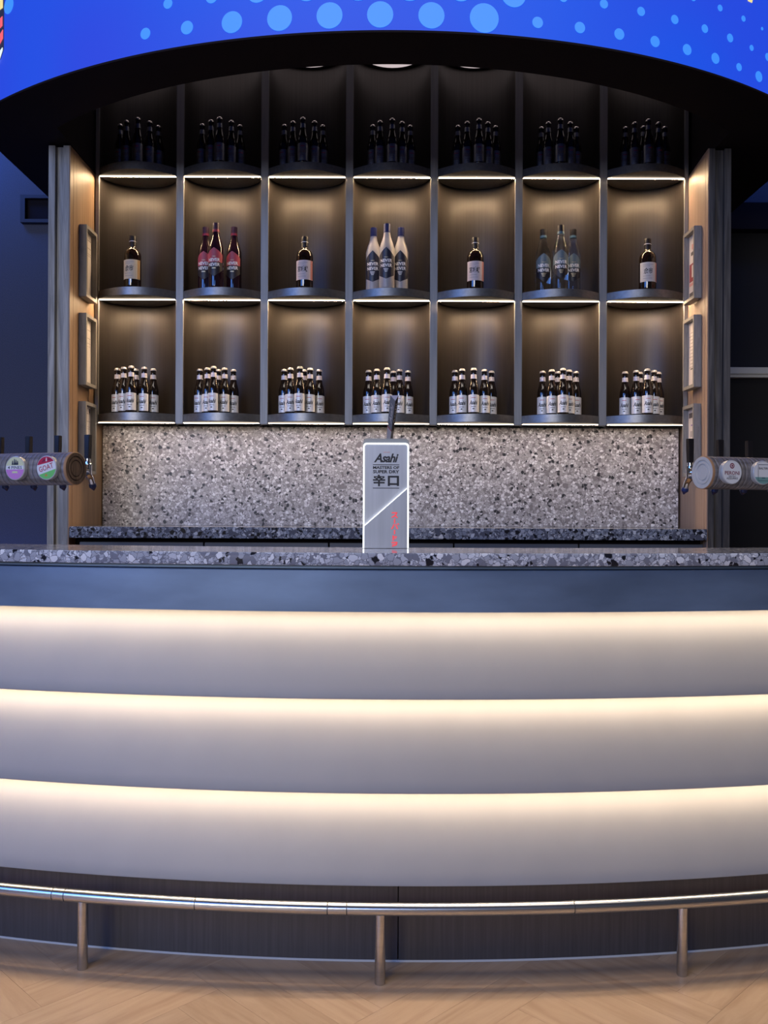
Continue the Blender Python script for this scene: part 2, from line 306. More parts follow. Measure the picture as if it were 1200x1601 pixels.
# ------------------------------------------------------------------ mesh helpers
class MB:
    def __init__(self): self.v = []; self.f = []; self.m = []
    def add(self, verts, faces, mi=0):
        o = len(self.v); self.v += [tuple(p) for p in verts]
        for f in faces: self.f.append(tuple(i+o for i in f)); self.m.append(mi)
        return self
    def box(self, x0, x1, y0, y1, z0, z1, mi=0):
        v = [(x, y, z) for x in (x0, x1) for y in (y0, y1) for z in (z0, z1)]
        return self.add(v, [(0, 1, 3, 2), (4, 6, 7, 5), (0, 4, 5, 1), (2, 3, 7, 6), (0, 2, 6, 4), (1, 5, 7, 3)], mi)
    def hexa(self, p, mi=0):      # 4 bottom points then 4 top points, same order
        return self.add(p, [(3, 2, 1, 0), (4, 5, 6, 7), (0, 1, 5, 4), (1, 2, 6, 5), (2, 3, 7, 6), (3, 0, 4, 7)], mi)
    def prism(self, poly, a, b, mi=0):   # poly in xz, extruded from y=a to y=b
        n = len(poly)
        v = [(x, a, z) for x, z in poly]+[(x, b, z) for x, z in poly]
        f = [tuple(range(n)), tuple(range(2*n-1, n-1, -1))]
        f += [(i, i+n, (i+1) % n+n, (i+1) % n) for i in range(n)]
        return self.add(v, f, mi)
    def lathe(self, prof, n=24, mi=0, cx=0, cy=0, caps=True):
        v = []; f = []
        for r, z in prof:
            for k in range(n):
                a = 2*PI*k/n; v.append((cx+r*math.cos(a), cy+r*math.sin(a), z))
        for j in range(len(prof)-1):
            for k in range(n):
                f.append((j*n+k, j*n+(k+1) % n, (j+1)*n+(k+1) % n, (j+1)*n+k))
        if caps and prof[0][0] > 1e-6: f.append(tuple(range(n-1, -1, -1)))
        if caps and prof[-1][0] > 1e-6: f.append(tuple((len(prof)-1)*n+k for k in range(n)))
        return self.add(v, f, mi)
    def tube(self, pts, r, n=12, mi=0, caps=True):
        P = [Vector(p) for p in pts]; v = []; f = []
        R = r if isinstance(r, (list, tuple)) else [r]*len(P)
        up = Vector((0, 0, 1))
        for i, p in enumerate(P):
            t = (P[min(i+1, len(P)-1)]-P[max(i-1, 0)]).normalized()
            ref = up if abs(t.dot(up)) < 0.95 else Vector((1, 0, 0))
            a = t.cross(ref).normalized(); b = t.cross(a).normalized()
            for k in range(n):
                an = 2*PI*k/n; v.append(p+R[i]*(math.cos(an)*a+math.sin(an)*b))
        for i in range(len(P)-1):
            for k in range(n):
                f.append((i*n+k, i*n+(k+1) % n, (i+1)*n+(k+1) % n, (i+1)*n+k))
        if caps: f.append(tuple(range(n-1, -1, -1))); f.append(tuple((len(P)-1)*n+k for k in range(n)))
        return self.add(v, f, mi)
    def build(self, name, mats, parent=None, off=None, smooth=False, bevel=0.0, angle=35):
        me = bpy.data.meshes.new(name)
        vv = self.v if off is None else [(x-off[0], y-off[1], z-off[2]) for x, y, z in self.v]
        me.from_pydata(vv, [], self.f)
        if not isinstance(mats, (list, tuple)): mats = [mats]
        for k in mats: me.materials.append(M[k])
        me.polygons.foreach_set('material_index', self.m)
        bm = bmesh.new(); bm.from_mesh(me); bmesh.ops.recalc_face_normals(bm, faces=bm.faces)
        if bevel:
            bmesh.ops.bevel(bm, geom=[e for e in bm.edges if len(e.link_faces) == 2 and e.calc_face_angle(0) > 0.6], offset=bevel, segments=2, affect='EDGES', clamp_overlap=True)
        bm.to_mesh(me); bm.free()
        if smooth or bevel:
            me.shade_smooth()
            me.set_sharp_from_angle(angle=math.radians(angle))
        me.update()
        o = bpy.data.objects.new(name, me); COL.objects.link(o)
        if parent: o.parent = parent
        return o

def tag(o, label, cat, group=None):
    o['label'] = label; o['category'] = cat
    if group: o['group'] = group
    return o

def thing(name, label, cat, loc=(0, 0, 0), rotz=0, group=None):
    o = bpy.data.objects.new(name, None); COL.objects.link(o)
    o.empty_display_size = 0.05; o.location = loc; o.rotation_euler = (0, 0, rotz)
    return tag(o, label, cat, group)

def structure(o):
    o['kind'] = 'structure'; return o

def dup(root, loc, label, rotz=0.0, group=None):
    r = root.copy(); COL.objects.link(r); r.location = loc; r.rotation_euler = (0, 0, rotz); r['label'] = label
    if group: r['group'] = group
    for ch in list(root.children):
        c = ch.copy(); COL.objects.link(c); c.parent = r
        for g in list(ch.children):
            d = g.copy(); COL.objects.link(d); d.parent = c
    return r

_tcache = {}
def text2d(s, width=None, height=None, bold=0.0, shear=0.0, spacing=1.0):
    """flat lettering as (verts, faces), centred on the origin, scaled to width/height"""
    key = (s, bold, shear, spacing)
    if key not in _tcache:
        c = bpy.data.curves.new('lettering', 'FONT'); c.body = s; c.resolution_u = 2
        c.offset = bold; c.shear = shear; c.space_character = spacing
        c.align_x = 'CENTER'; c.align_y = 'CENTER'
        o = bpy.data.objects.new('lettering', c); COL.objects.link(o)
        bpy.context.view_layer.update()
        dg = bpy.context.evaluated_depsgraph_get()
        me = bpy.data.meshes.new_from_object(o.evaluated_get(dg))
        V = [(v.co.x, v.co.y) for v in me.vertices]; F = [tuple(p.vertices) for p in me.polygons]
        bpy.data.objects.remove(o); bpy.data.curves.remove(c); bpy.data.meshes.remove(me)
        x0 = min(p[0] for p in V); x1 = max(p[0] for p in V); y0 = min(p[1] for p in V); y1 = max(p[1] for p in V)
        V = [((x-(x0+x1)/2), (y-(y0+y1)/2)) for x, y in V]
        _tcache[key] = (V, F, x1-x0, y1-y0)
    V, F, w, h = _tcache[key]
    sx = width/w if width else height/h; sy = height/h if height else sx
    return [(x*sx, y*sy) for x, y in V], F

def wrap_text(mb, s, r, zc, width, height=None, mi=0, ang=0.0, **kw):
    """lettering printed on a vertical cylinder of radius r, facing -y at ang = 0"""
    V, F = text2d(s, width, height, **kw)
    v = [(r*math.sin(ang+x/r), -r*math.cos(ang+x/r), zc+y) for x, y in V]
    mb.add(v, F, mi)

def patch(mb, r, a0, a1, zlo, zhi, n=16, mi=0, t=0.0004):
    """curved label on a cylinder; zlo/zhi are functions of s in -1..1 (or numbers); r may be a function of z"""
    fl = zlo if callable(zlo) else (lambda s: zlo)
    fh = zhi if callable(zhi) else (lambda s: zhi)
    rr = r if callable(r) else (lambda z: r)
    v = []; f = []
    for i in range(n+1):
        s = -1+2*i/n; a = a0+(a1-a0)*i/n
        for z in (fl(s), fh(s)):
            for q in (rr(z)+t, rr(z)-0.001):
                v.append((q*math.sin(a), -q*math.cos(a), z))
    for i in range(n):
        a, b = 4*i, 4*(i+1)
        f += [(a, b, b+2, a+2), (a+1, a+3, b+3, b+1), (a+2, b+2, b+3, a+3), (a, a+1, b+1, b)]
    f += [(0, 2, 3, 1), (4*n, 4*n+1, 4*n+3, 4*n+2)]
    mb.add(v, f, mi)

ORD = ['leftmost bay', 'second bay from left', 'third bay from left', 'middle bay', 'third bay from right', 'second bay from right', 'rightmost bay']
BAYX = [0.033+0.435*(i-3) for i in range(7)]
HALF = 0.1985            # half the clear width of a bay
YC = 4.60                # plane of the pilaster faces
SH = [EYE+0.497, EYE+1.130, EYE+1.763]   # shelf tops, bottom to top
XL, XR = -1.49, 1.557    # inner ends of the shelving between the side fins

# ================================================================== SETTING
# floor slab and herringbone planks
fl = structure(MB().box(-4.5, 4.5, -4.0, 5.7, -0.06, -0.012).build('floor', 'floor_base'))
PL, PW = 0.60, 0.12
plank_me = None
c45, s45 = math.cos(PI/4), math.sin(PI/4)
for a in range(-60, 61):
    for b in range(-8, 9):
        for vert in (0, 1):
            if not vert: cx, cy = a*PW+b*PL+PL/2, a*PW-b*PL+PW/2
            else: cx, cy = a*PW+b*PL+PL+PW/2, a*PW-b*PL+PW-PL/2
            X = c45*cx-s45*cy; Y = s45*cx+c45*cy + 0.03
            if not (-1.75 < X < 1.75 and 1.35 < Y < 2.85): continue
            if plank_me is None:
                o = MB().box(-PL/2+0.0002, PL/2-0.0002, -PW/2+0.0002, PW/2-0.0002, -0.0125, 0.0).build('plank', 'plank', fl, bevel=0.00015)
                plank_me = o.data
            else:
                o = bpy.data.objects.new('plank', plank_me); COL.objects.link(o); o.parent = fl
            o.location = (X, Y, 0); o.rotation_euler = (0, 0, PI/4+(PI/2 if vert else 0))

# back walls of the servery
structure(MB().box(-4.5, -1.5, 5.40, 5.52, 0, 4.6).build('wall_left', 'wall_navy'))
structure(MB().box(1.5, 4.5, 5.40, 5.52, 0, 4.6).build('wall_right', 'wall_navy'))
structure(MB().box(-1.5, 1.5, 5.40, 5.52, 0, 4.6).build('wall_back', 'black'))
structure(MB().box(-4.5, 4.5, 2.9, 5.6, 4.6, 4.7).build('ceiling', 'black'))
# dark lining, beam and white trim on the right
structure(MB().box(1.9, 4.5, 5.30, 5.40, 0, 2.90).build('wall_right_lining', 'wall_dark'))
structure(MB().box(1.9, 4.5, 5.22, 5.40, 2.90, 3.055).build('trim_1', 'black'))
tr = structure(MB().box(1.92, 4.4, 5.24, 5.30, 2.058, 2.097).build('trim_2', 'white_trim', bevel=0.003))
MB().box(1.92, 4.4, 5.255, 5.30, 2.040, 2.0575).build('trim_lip', 'white_trim', tr)
# soffit of the drum with a cut-out over the shelving
DX, DY, DR = 0.033, 5.97, 2.735
ZS = EYE+1.74
def d_front(x): return DY-math.sqrt(max(DR**2-(x-DX)**2, 0))
def d_in(x): return 5.74-math.sqrt(max(2.26**2-(x-0.03)**2, 0))
xs = sorted(set([-1.87, 2.0, -1.495, -1.494, 1.569, 1.570]+[-1.87+3.87*i/90 for i in range(91)]))
mb = MB()
for x0, x1 in zip(xs[:-1], xs[1:]):
    xm = (x0+x1)/2; hole = -1.4945 < xm < 1.5695
    y = [d_front(x0)+0.01, d_front(x1)+0.01]
    e = [d_in(x0), d_in(x1)] if hole else [5.40, 5.40]
    mb.hexa([(x0, y[0], ZS), (x1, y[1], ZS), (x1, e[1], ZS), (x0, e[0], ZS), (x0, y[0], ZS+0.06), (x1, y[1], ZS+0.06), (x1, e[1], ZS+0.06), (x0, e[0], ZS+0.06)])
mb.box(-1.56, -1.4955, 4.0, 4.825, ZS+0.0605, 3.66); mb.box(1.5705, 1.63, 4.0, 4.825, ZS+0.0605, 3.66)
structure(mb.build('ceiling_soffit', 'black'))

# vent in the navy wall
v = thing('air_vent', 'dark rectangular air vent high on the blue wall beside the left timber fin', 'vent', (-2.05, 5.40, 2.965))
off = (-2.05, 5.40, 2.965)
m = MB(); x0, x1, z0, z1 = -2.185, -1.915, 2.965, 3.13
m.box(x0, x1, 5.36, 5.399, z0, z0+0.02).box(x0, x1, 5.36, 5.399, z1-0.02, z1).box(x0, x0+0.028, 5.36, 5.399, z0+0.02, z1-0.02).box(x1-0.028, x1, 5.36, 5.399, z0+0.02, z1-0.02)
m.build('vent_frame', 'vent', v, off)
MB().box(x0+0.028, x1-0.028, 5.392, 5.399, z0+0.02, z1-0.02).build('duct_opening', 'black', v, off)

# ================================================================== DRUM SCREEN
scr = thing('led_screen', 'curved bright blue LED screen wrapping the drum above the bar, with pale dots', 'screen', (DX, d_front(DX), ZS))
so = (DX, d_front(DX), ZS)
def cyl(th, z, r): t = math.radians(th); return (DX+r*math.sin(t), DY-r*math.cos(t), z)
mb = MB(); A0, A1, N = -44.0, 46.0, 96
for i in range(N):
    a, b = A0+(A1-A0)*i/N, A0+(A1-A0)*(i+1)/N
    mb.hexa([cyl(a, ZS, DR), cyl(b, ZS, DR), cyl(b, ZS, DR-0.02), cyl(a, ZS, DR-0.02), cyl(a, ZS+1.3, DR), cyl(b, ZS+1.3, DR), cyl(b, ZS+1.3, DR-0.02), cyl(a, ZS+1.3, DR-0.02)])
for q in range(len(mb.f)):
    mb.m[q] = 0 if q % 6 == 2 else 1
mb.build('screen_face', ['screen', 'screen_back'], scr, so, smooth=True)
mb = MB()
for i in range(N):
    a, b = A0+(A1-A0)*i/N, A0+(A1-A0)*(i+1)/N
    mb.hexa([cyl(a, ZS-0.008, DR+0.003), cyl(b, ZS-0.008, DR+0.003), cyl(b, ZS-0.008, DR-0.02), cyl(a, ZS-0.008, DR-0.02), cyl(a, ZS, DR+0.003), cyl(b, ZS, DR+0.003), cyl(b, ZS, DR-0.02), cyl(a, ZS, DR-0.02)])
mb.build('screen_edge_trim', 'black', scr, so)
DOTS = [(-20.26, 3.054, .0215), (-16.5, 3.047, .025), (-12.7, 3.043, .040), (-8.87, 3.040, .0467), (-5.0, 3.038, .0475), (-1.15, 3.037, .0474), (2.73, 3.036, .0474), (6.78, 3.036, .0535),
        (11.0, 3.038, .0205), (14.5, 3.040, .0208), (17.95, 3.041, .021), (21.3, 3.042, .0208), (24.55, 3.043, .021), (27.68, 3.043, .021), (30.56, 3.042, .0155), (33.23, 3.037, .0215),
        (-18.2, 3.150, .019), (-14.4, 3.147, .0237), (-10.65, 3.144, .040), (-6.75, 3.139, .0442), (-2.8, 3.137, .0486), (1.07, 3.135, .0485), (4.96, 3.133, .0417), (9.07, 3.131, .0467), (13.1, 3.142, .0165),
        (16.57, 3.143, .0167), (19.95, 3.144, .017), (23.25, 3.146, .0173), (26.46, 3.146, .0163), (29.42, 3.145, .0167), (32.2, 3.141, .0118), (34.5, 3.135, .0159),
        (-20.4, 3.25, .017), (-16.4, 3.248, .022), (-12.5, 3.245, .034), (-8.6, 3.243, .043), (-4.7, 3.242, .047), (-0.8, 3.241, .048), (3.1, 3.241, .047), (7.0, 3.243, .045), (11.0, 3.246, .017), (14.7, 3.248, .016), (18.3, 3.25, .015), (21.8, 3.251, .014),
        (25.18, 3.253, .0137), (28.2, 3.249, .0127), (31.1, 3.245, .0117), (33.66, 3.240, .0066), (-36.29, 3.362, .034)]
for th, z, r in DOTS:
    vs = []
    for k in range(28):
        a = 2*PI*k/28; vs.append((th+math.degrees(r*math.cos(a)/DR), z+r*math.sin(a)))
    V = [cyl(t, zz, DR+0.0022) for t, zz in vs]+[cyl(t, zz, DR+0.0002) for t, zz in vs]
    MB().add(V, [tuple(range(28)), tuple(range(55, 27, -1))]+[(k, (k+1) % 28, (k+1) % 28+28, k+28) for k in range(28)]).build('screen_dot', 'dot', scr, so)
def scr_patch(name, mat, pts):
    V = [cyl(t, z, DR+0.003) for t, z in pts]+[cyl(t, z, DR+0.0003) for t, z in pts]; n = len(pts)
    MB().add(V, [tuple(range(n)), tuple(range(2*n-1, n-1, -1))]+[(k, (k+1) % n, (k+1) % n+n, k+n) for k in range(n)]).build(name, mat, scr, so)
# picture of a dark bottle with red and yellow bands at the screen's left
scr_patch('screen_picture', 'scr_dark', [(-42.5, 3.17), (-37.6, 3.155), (-37.05, 3.19), (-37.0, 3.62), (-42.5, 3.62)])
def over(name, mat, pts):
    V = [cyl(t, z, DR+0.0055) for t, z in pts]+[cyl(t, z, DR+0.0032) for t, z in pts]; n = len(pts)
    MB().add(V, [tuple(range(n)), tuple(range(2*n-1, n-1, -1))]+[(k, (k+1) % n, (k+1) % n+n, k+n) for k in range(n)]).build(name, mat, scr, so)
over('screen_picture_band', 'scr_red', [(-42.4, 3.20), (-37.7, 3.215), (-37.1, 3.235), (-37.1, 3.272), (-37.7, 3.255), (-42.4, 3.24)])
over('screen_picture_band', 'scr_white', [(-42.4, 3.145), (-37.75, 3.145), (-37.15, 3.185), (-37.15, 3.197), (-37.7, 3.185), (-42.4, 3.18)])
over('screen_picture_band', 'scr_yellow', [(-42.4, 3.365), (-37.15, 3.365), (-37.15, 3.42), (-42.4, 3.42)])
over('screen_picture_band', 'scr_red', [(-37.6, 3.285), (-37.2, 3.29), (-37.2, 3.33), (-37.6, 3.325)])
scr_patch('screen_picture_spot', 'scr_yellow', [(31.7, 3.325), (32.2, 3.325), (32.4, 3.36), (32.0, 3.38), (31.5, 3.36)])

# ================================================================== BACK BAR SHELVING
sh = thing('display_shelving', 'charcoal seven-bay back bar shelving with concave niches and warm lit curved shelves', 'shelving', (0.033, YC, EYE+0.44))
o3 = (0.033, YC, EYE+0.44)
ZB, ZT = EYE+0.449, EYE+2.362
# pilasters
pil = []
for i in range(8):
    xc = BAYX[0]-0.2175+0.435*i
    xa, xb = max(xc-0.019, XL+0.001), min(xc+0.019, XR-0.001)
    MB().box(xa, xb, YC, YC+0.05, ZB, ZT).build('pilaster', 'pilaster', sh, o3, bevel=0.0015)
def niche_y(x): return YC+0.012+0.178*math.sqrt(max(0, 1-(x/HALF)**2))
def shelf_front(x): return YC-0.092*(1-(x/HALF)**2) if abs(x) < HALF else YC
def disc_pts(h, k):
    pts = []
    for i in range(25):
        a = PI*i/24; x = -h*math.cos(a); pts.append((x, YC-0.092*(1-(x/h)**2)))
    for i in range(1, 24):
        a = PI*i/24; x = h*math.cos(a); pts.append((x, YC+0.010+0.172*math.sqrt(max(0, 1-(x/h)**2))))
    return pts
for i, bx in enumerate(BAYX):
    m = MB(); n = 28; V = []
    for k in range(n+1):
        a = PI*k/n; x = -HALF*math.cos(a)
        for z in (ZB, ZT):
            V.append((bx+x, niche_y(x), z)); V.append((bx+x*1.04, niche_y(x)+0.012, z))
    F = []
    for k in range(n):
        a, b = 4*k, 4*(k+1); F += [(a, b, b+2, a+2), (a+1, a+3, b+3, b+1), (a, a+1, b+1, b), (a+2, b+2, b+3, a+3)]
    F += [(0, 2, 3, 1), (4*n, 4*n+1, 4*n+3, 4*n+2)]
    m.add(V, F); m.build('niche_panel', 'niche', sh, o3, smooth=True)
    for j, zt in enumerate(SH):
        P = [(bx+x, y) for x, y in disc_pts(HALF-0.001, 0)]; n2 = len(P); t = 0.040
        V = [(x, y, zt-t) for x, y in P]+[(x, y, zt) for x, y in P]
        sf = MB().add(V, [tuple(range(n2-1, -1, -1)), tuple(range(n2, 2*n2))]+[(k, (k+1) % n2, (k+1) % n2+n2, k+n2) for k in range(n2)]).build('shelf', 'shelf', sh, o3, bevel=0.0015)
        # LED bar across the chord below the shelf
        zb = zt-t
        hx = HALF-0.004
        s = MB()
        x0, x1, y0, y1, z0, z1 = bx-hx, bx+hx, YC-0.003, YC+0.006, zb-0.005, zb-0.0002
        v8 = [(x, y, z) for x in (x0, x1) for y in (y0, y1) for z in (z0, z1)]
        s.add(v8, [(0, 4, 5, 1)], 0); s.add(v8, [(0, 2, 6, 4)], 1); s.add(v8, [(0, 1, 3, 2), (4, 6, 7, 5), (1, 5, 7, 3), (2, 3, 7, 6)], 2)
        me = bpy.data.meshes.new('light_strip'); me.from_pydata([(x-o3[0], y-o3[1], z-o3[2]) for x, y, z in s.v], [], s.f)
        for k in ('strip_face', 'strip_down' if j else 'strip_low', 'shelf'): me.materials.append(M[k])
        me.polygons.foreach_set('material_index', s.m); me.update()
        ob = bpy.data.objects.new('light_strip', me); COL.objects.link(ob); ob.parent = sf
# top board and dim downlights set into it
MB().box(XL+0.001, XR-0.001, 4.36, 4.82, ZT+0.012, ZT+0.05).build('top_board', 'black', sh, o3)
for i, bx in enumerate(BAYX):
    d = thing('downlight', 'dim round downlight above the top shelf, %s' % ORD[i], 'downlight', (bx, 4.60, ZT+0.012), 0, 'niche downlights')
    MB().lathe([(0.172, -0.010), (0.180, -0.010), (0.180, -0.0002), (0.172, -0.0002), (0.172, -0.010)], 40, caps=False).build('rim', 'black', d, smooth=True)
    MB().lathe([(0.170, -0.008), (0.170, -0.001)], 40).build('diffuser', 'downlight', d, smooth=True)

# terrazzo splashback, back counter
tag(MB().box(XL+0.001, XR-0.001, 4.74, 4.80, EYE-0.0745, EYE+0.4485).build('splashback', 'terrazzo_wall'), 'speckled grey terrazzo splashback under the lit shelving', 'splashback')
structure(MB().box(XL-0.1, XR+0.1, 4.83, 4.88, 0, 3.7).build('wall_back_shelving', 'black'))
tag(MB().box(XL+0.002, 1.528, 4.235, 4.739, EYE-0.128, EYE-0.075).build('back_worktop', 'terrazzo_back', bevel=0.002), 'blue-grey terrazzo worktop of the back counter below the splashback', 'worktop')
bc = thing('back_cabinet', 'slate grey low back counter cabinet beneath the terrazzo worktop', 'cabinet', (0.02, 4.5, 0))
bo = (0.02, 4.5, 0)
MB().box(XL+0.002, 1.528, 4.33, 4.739, 0.0, EYE-0.129).build('carcass', 'black', bc, bo)
for k in range(5):
    x0 = XL+0.03+k*0.60
    dr = MB().box(x0, x0+0.592, 4.30, 4.328, 0.10, EYE-0.150).build('door', 'cabinet', bc, bo, bevel=0.0015)
    MB().box(x0+0.20, x0+0.39, 4.288, 4.2995, EYE-0.24, EYE-0.228).build('handle', 'steel', dr, bo)

# ================================================================== TIMBER FINS AND PICTURE FRAMES
FT = EYE+1.733
def fin(side):
    L = side == 'left'
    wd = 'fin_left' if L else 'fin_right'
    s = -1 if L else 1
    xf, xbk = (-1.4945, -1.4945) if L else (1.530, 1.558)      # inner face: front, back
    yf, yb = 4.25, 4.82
    f = thing('timber_fin', ('weathered grey timber fin with warm oak inner face at the left end of the shelving' if L else 'shade-darkened timber fin with oak inner face at the right end of the shelving'), 'panel', (xf+s*0.05, 4.5, 0), 0, 'timber end fins')
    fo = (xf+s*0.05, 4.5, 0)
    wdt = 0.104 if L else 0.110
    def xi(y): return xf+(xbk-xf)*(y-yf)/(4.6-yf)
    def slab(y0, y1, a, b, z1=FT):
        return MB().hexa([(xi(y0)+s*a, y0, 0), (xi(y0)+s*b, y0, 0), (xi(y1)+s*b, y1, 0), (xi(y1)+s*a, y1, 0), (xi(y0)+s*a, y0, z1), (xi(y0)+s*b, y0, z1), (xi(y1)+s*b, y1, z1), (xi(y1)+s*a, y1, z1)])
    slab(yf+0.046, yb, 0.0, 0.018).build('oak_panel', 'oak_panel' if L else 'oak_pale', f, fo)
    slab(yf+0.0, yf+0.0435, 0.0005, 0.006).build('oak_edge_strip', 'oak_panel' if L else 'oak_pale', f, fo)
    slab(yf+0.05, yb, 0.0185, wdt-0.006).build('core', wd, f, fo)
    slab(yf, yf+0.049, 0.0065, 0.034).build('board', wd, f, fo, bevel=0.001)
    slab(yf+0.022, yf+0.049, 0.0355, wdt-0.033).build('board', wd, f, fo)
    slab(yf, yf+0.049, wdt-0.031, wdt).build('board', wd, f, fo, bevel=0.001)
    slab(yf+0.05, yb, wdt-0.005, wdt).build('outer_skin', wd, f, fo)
    # three picture frames on the inner face
    names = ['topmost', 'middle', 'lowest']
    for k in range(3):
        zt = EYE+1.399-0.432*k; zb = zt-0.352
        y0, y1 = (4.372, 4.535) if L else (4.350, 4.512)
        T = 0.037; w = 0.016
        xa = (xi(y1) if L else xi(y0))-s*0.0008; xm = xa-s*T
        lab = '%s of the three grey framed notices on the %s fin' % (names[k], 'left pale timber' if L else 'right dark timber')
        if not L and k == 0: lab = 'grey framed notice with red printed block, topmost on the right dark fin'
        p = thing('picture_frame', lab, 'picture frame', (xa, (y0+y1)/2, zb), 0, 'framed notices on the fins')
        po = (xa, (y0+y1)/2, zb)
        xlo, xhi = min(xa, xm), max(xa, xm)
        MB().box(xlo, xhi, y0, y0+w, zb, zt).build('frame_side', 'frame', p, po, bevel=0.001)
        MB().box(xlo, xhi, y1-w, y1, zb, zt).build('frame_side', 'frame', p, po, bevel=0.001)
        MB().box(xlo, xhi, y0+w, y1-w, zb, zb+w).build('frame_rail', 'frame', p, po)
        MB().box(xlo, xhi, y0+w, y1-w, zt-w, zt).build('frame_rail', 'frame', p, po)
        xp = xa-s*0.012
        MB().box(min(xa-s*0.001, xp), max(xa-s*0.001, xp), y0+w, y1-w, zb+w, zt-w).build('paper', 'paper', p, po)
        xg = xa-s*0.018
        def pr(ya, yb_, za, zb_, mat, nm='print'):
            q = xp-s*0.0008
            return MB().box(min(xp-s*0.0001, q), max(xp-s*0.0001, q), ya, yb_, za, zb_).build(nm, mat, p, po)
        ya, yz = y0+w+0.010, y1-w-0.010
        if L:
            rows = [(0.30, 0.304), (0.262, 0.265), (0.235, 0.237), (0.225, 0.227)] if k != 1 else [(0.285, 0.288), (0.245, 0.247), (0.22, 0.222), (0.205, 0.206)]
            mm = MB(); q = xp-s*0.0008
            for a_, b_ in rows: mm.box(min(xp, q), max(xp, q), ya, yz, zb+a_, zb+b_)
            mm.build('print', 'ink_light', p, po)
            pr(yz-0.018, yz, zt-w-0.030, zt-w-0.008, 'ink') if k == 2 else pr(ya, ya+0.02, zt-w-0.022, zt-w-0.010, 'ink')
        elif k == 0:
            pr(ya, yz-0.03, zb+0.265, zb+0.290, 'ink_pink'); pr(ya+0.01, yz-0.02, zb+0.235, zb+0.252, 'ink')
            pr(ya, yz, zb+0.105, zb+0.195, 'ink_red'); pr(ya+0.022, yz-0.035, zb+0.125, zb+0.185, 'paper', 'print_panel').location.x -= s*0.001
            pr(ya, yz, zb+0.085, zb+0.100, 'ink_pink'); pr(ya, yz, zb+0.022, zb+0.052, 'ink')
        elif k == 1:
            mm = MB(); q = xp-s*0.0008
            for r_ in range(11): mm.box(min(xp, q), max(xp, q), ya, yz-(0.02 if r_ % 3 else 0.0), zb+0.11+r_*0.017, zb+0.114+r_*0.017)
            mm.build('print', 'ink_light', p, po); pr(ya+0.02, yz-0.02, zb+0.10, zb+0.106, 'ink'); pr(ya+0.015, ya+0.05, zb+0.05, zb+0.085, 'ink')
        else:
            pr(yz-0.05, yz, zt-w-0.045, zt-w-0.020, 'ink'); pr(ya, yz-0.03, zt-w-0.085, zt-w-0.078, 'ink_violet'); pr(ya+0.02, yz-0.02, zt-w-0.14, zt-w-0.11, 'ink_light')
fin('left'); fin('right')

# ================================================================== FRONT BAR
BX, BY = 0.064, 7.81                     # centre of the bar's arc in plan
def RD(d): return BY-d                   # radius for a depth d measured at the arc's apex
def bp(ang, d, z): r = RD(d); return (BX+r*math.sin(ang), BY-r*math.cos(ang), z)
BA = math.radians(23.0)
def sweep(prof, a0=-BA, a1=BA, n=72):
    """closed profile of (depth, z) swept along the bar's arc"""
    mb = MB(); k = len(prof); V = []; F = []
    for i in range(n+1):
        a = a0+(a1-a0)*i/n; V += [bp(a, d, z) for d, z in prof]
    for i in range(n):
        for j in range(k): F.append((i*k+j, i*k+(j+1) % k, (i+1)*k+(j+1) % k, (i+1)*k+j))
    F += [tuple(range(k-1, -1, -1)), tuple(n*k+j for j in range(k))]
    return mb.add(V, F)
CT = 1.130                               # bar top height
tag(sweep([(2.400, CT-0.034), (2.398, CT-0.031), (2.398, CT-0.003), (2.401, CT), (2.772, CT), (2.775, CT-0.003), (2.775, CT-0.034)]).build('bar_worktop', 'terrazzo_bar', smooth=True), 'long curved terrazzo bar top with chunky pale chips along its edge', 'worktop')
bar = thing('bar_counter', 'curved bar front with steel fascia over three glowing pale stepped panels', 'bar', (BX, 2.47, 0))
ba = (BX, 2.47, 0)
sweep([(2.53, 0.005), (2.53, CT-0.036), (2.74, CT-0.036), (2.74, 0.005)]).build('carcass', 'toe', bar, ba)
sweep([(2.425, 1.086), (2.425, CT-0.035), (2.529, CT-0.035), (2.529, 1.086)]).build('reveal_band', 'fascia', bar, ba, smooth=True)
sweep([(2.410, 0.970), (2.410, 1.0815), (2.412, 1.0835), (2.529, 1.0835), (2.529, 0.9785), (2.4225, 0.9785), (2.4225, 0.970)]).build('fascia', 'fascia', bar, ba, smooth=True)
TB = [0.970, 0.734, 0.4830, 0.243]
LIP = [2.410, 2.414, 2.404, 2.386]       # depth of each lower lip: fascia, then the three panels
for k in range(3):
    zt, zb, lp = TB[k], TB[k+1], LIP[k+1]
    top = 2.492
    prof = [(lp, zb), (lp, zb+0.005)]
    for q in range(1, 9):                # gently bellied face, recessed at the top behind the lip above
        u = q/8; prof.append((lp+(top-lp)*(0.75*u+0.25*u*u), zb+0.005+(zt-0.002-zb-0.005)*u))
    prof += [(2.528, zt-0.002), (2.528, zb+0.06), (lp+0.030, zb+0.014), (lp+0.013, zb)]
    sweep(prof).build('tier_panel', 'tier', bar, ba, smooth=True)
    sp_ = LIP[k]+0.0140; zz_ = zt+0.0040 if not k else zt+0.000
    sweep([(sp_, zz_), (sp_, zz_+0.0042), (sp_+0.014, zz_+0.0042), (sp_+0.014, zz_)]).build('light_strip', 'bar_strip', bar, ba)
am = math.asin((0.044-BX)/RD(2.47))
sweep([(2.468, 0.006), (2.468, 0.235), (2.529, 0.235), (2.529, 0.006)], -BA, am-0.0003, 40).build('toe_kick', 'toe', bar, ba, smooth=True)
sweep([(2.468, 0.006), (2.468, 0.235), (2.529, 0.235), (2.529, 0.006)], am+0.0003, BA, 40).build('toe_kick', 'toe', bar, ba, smooth=True)
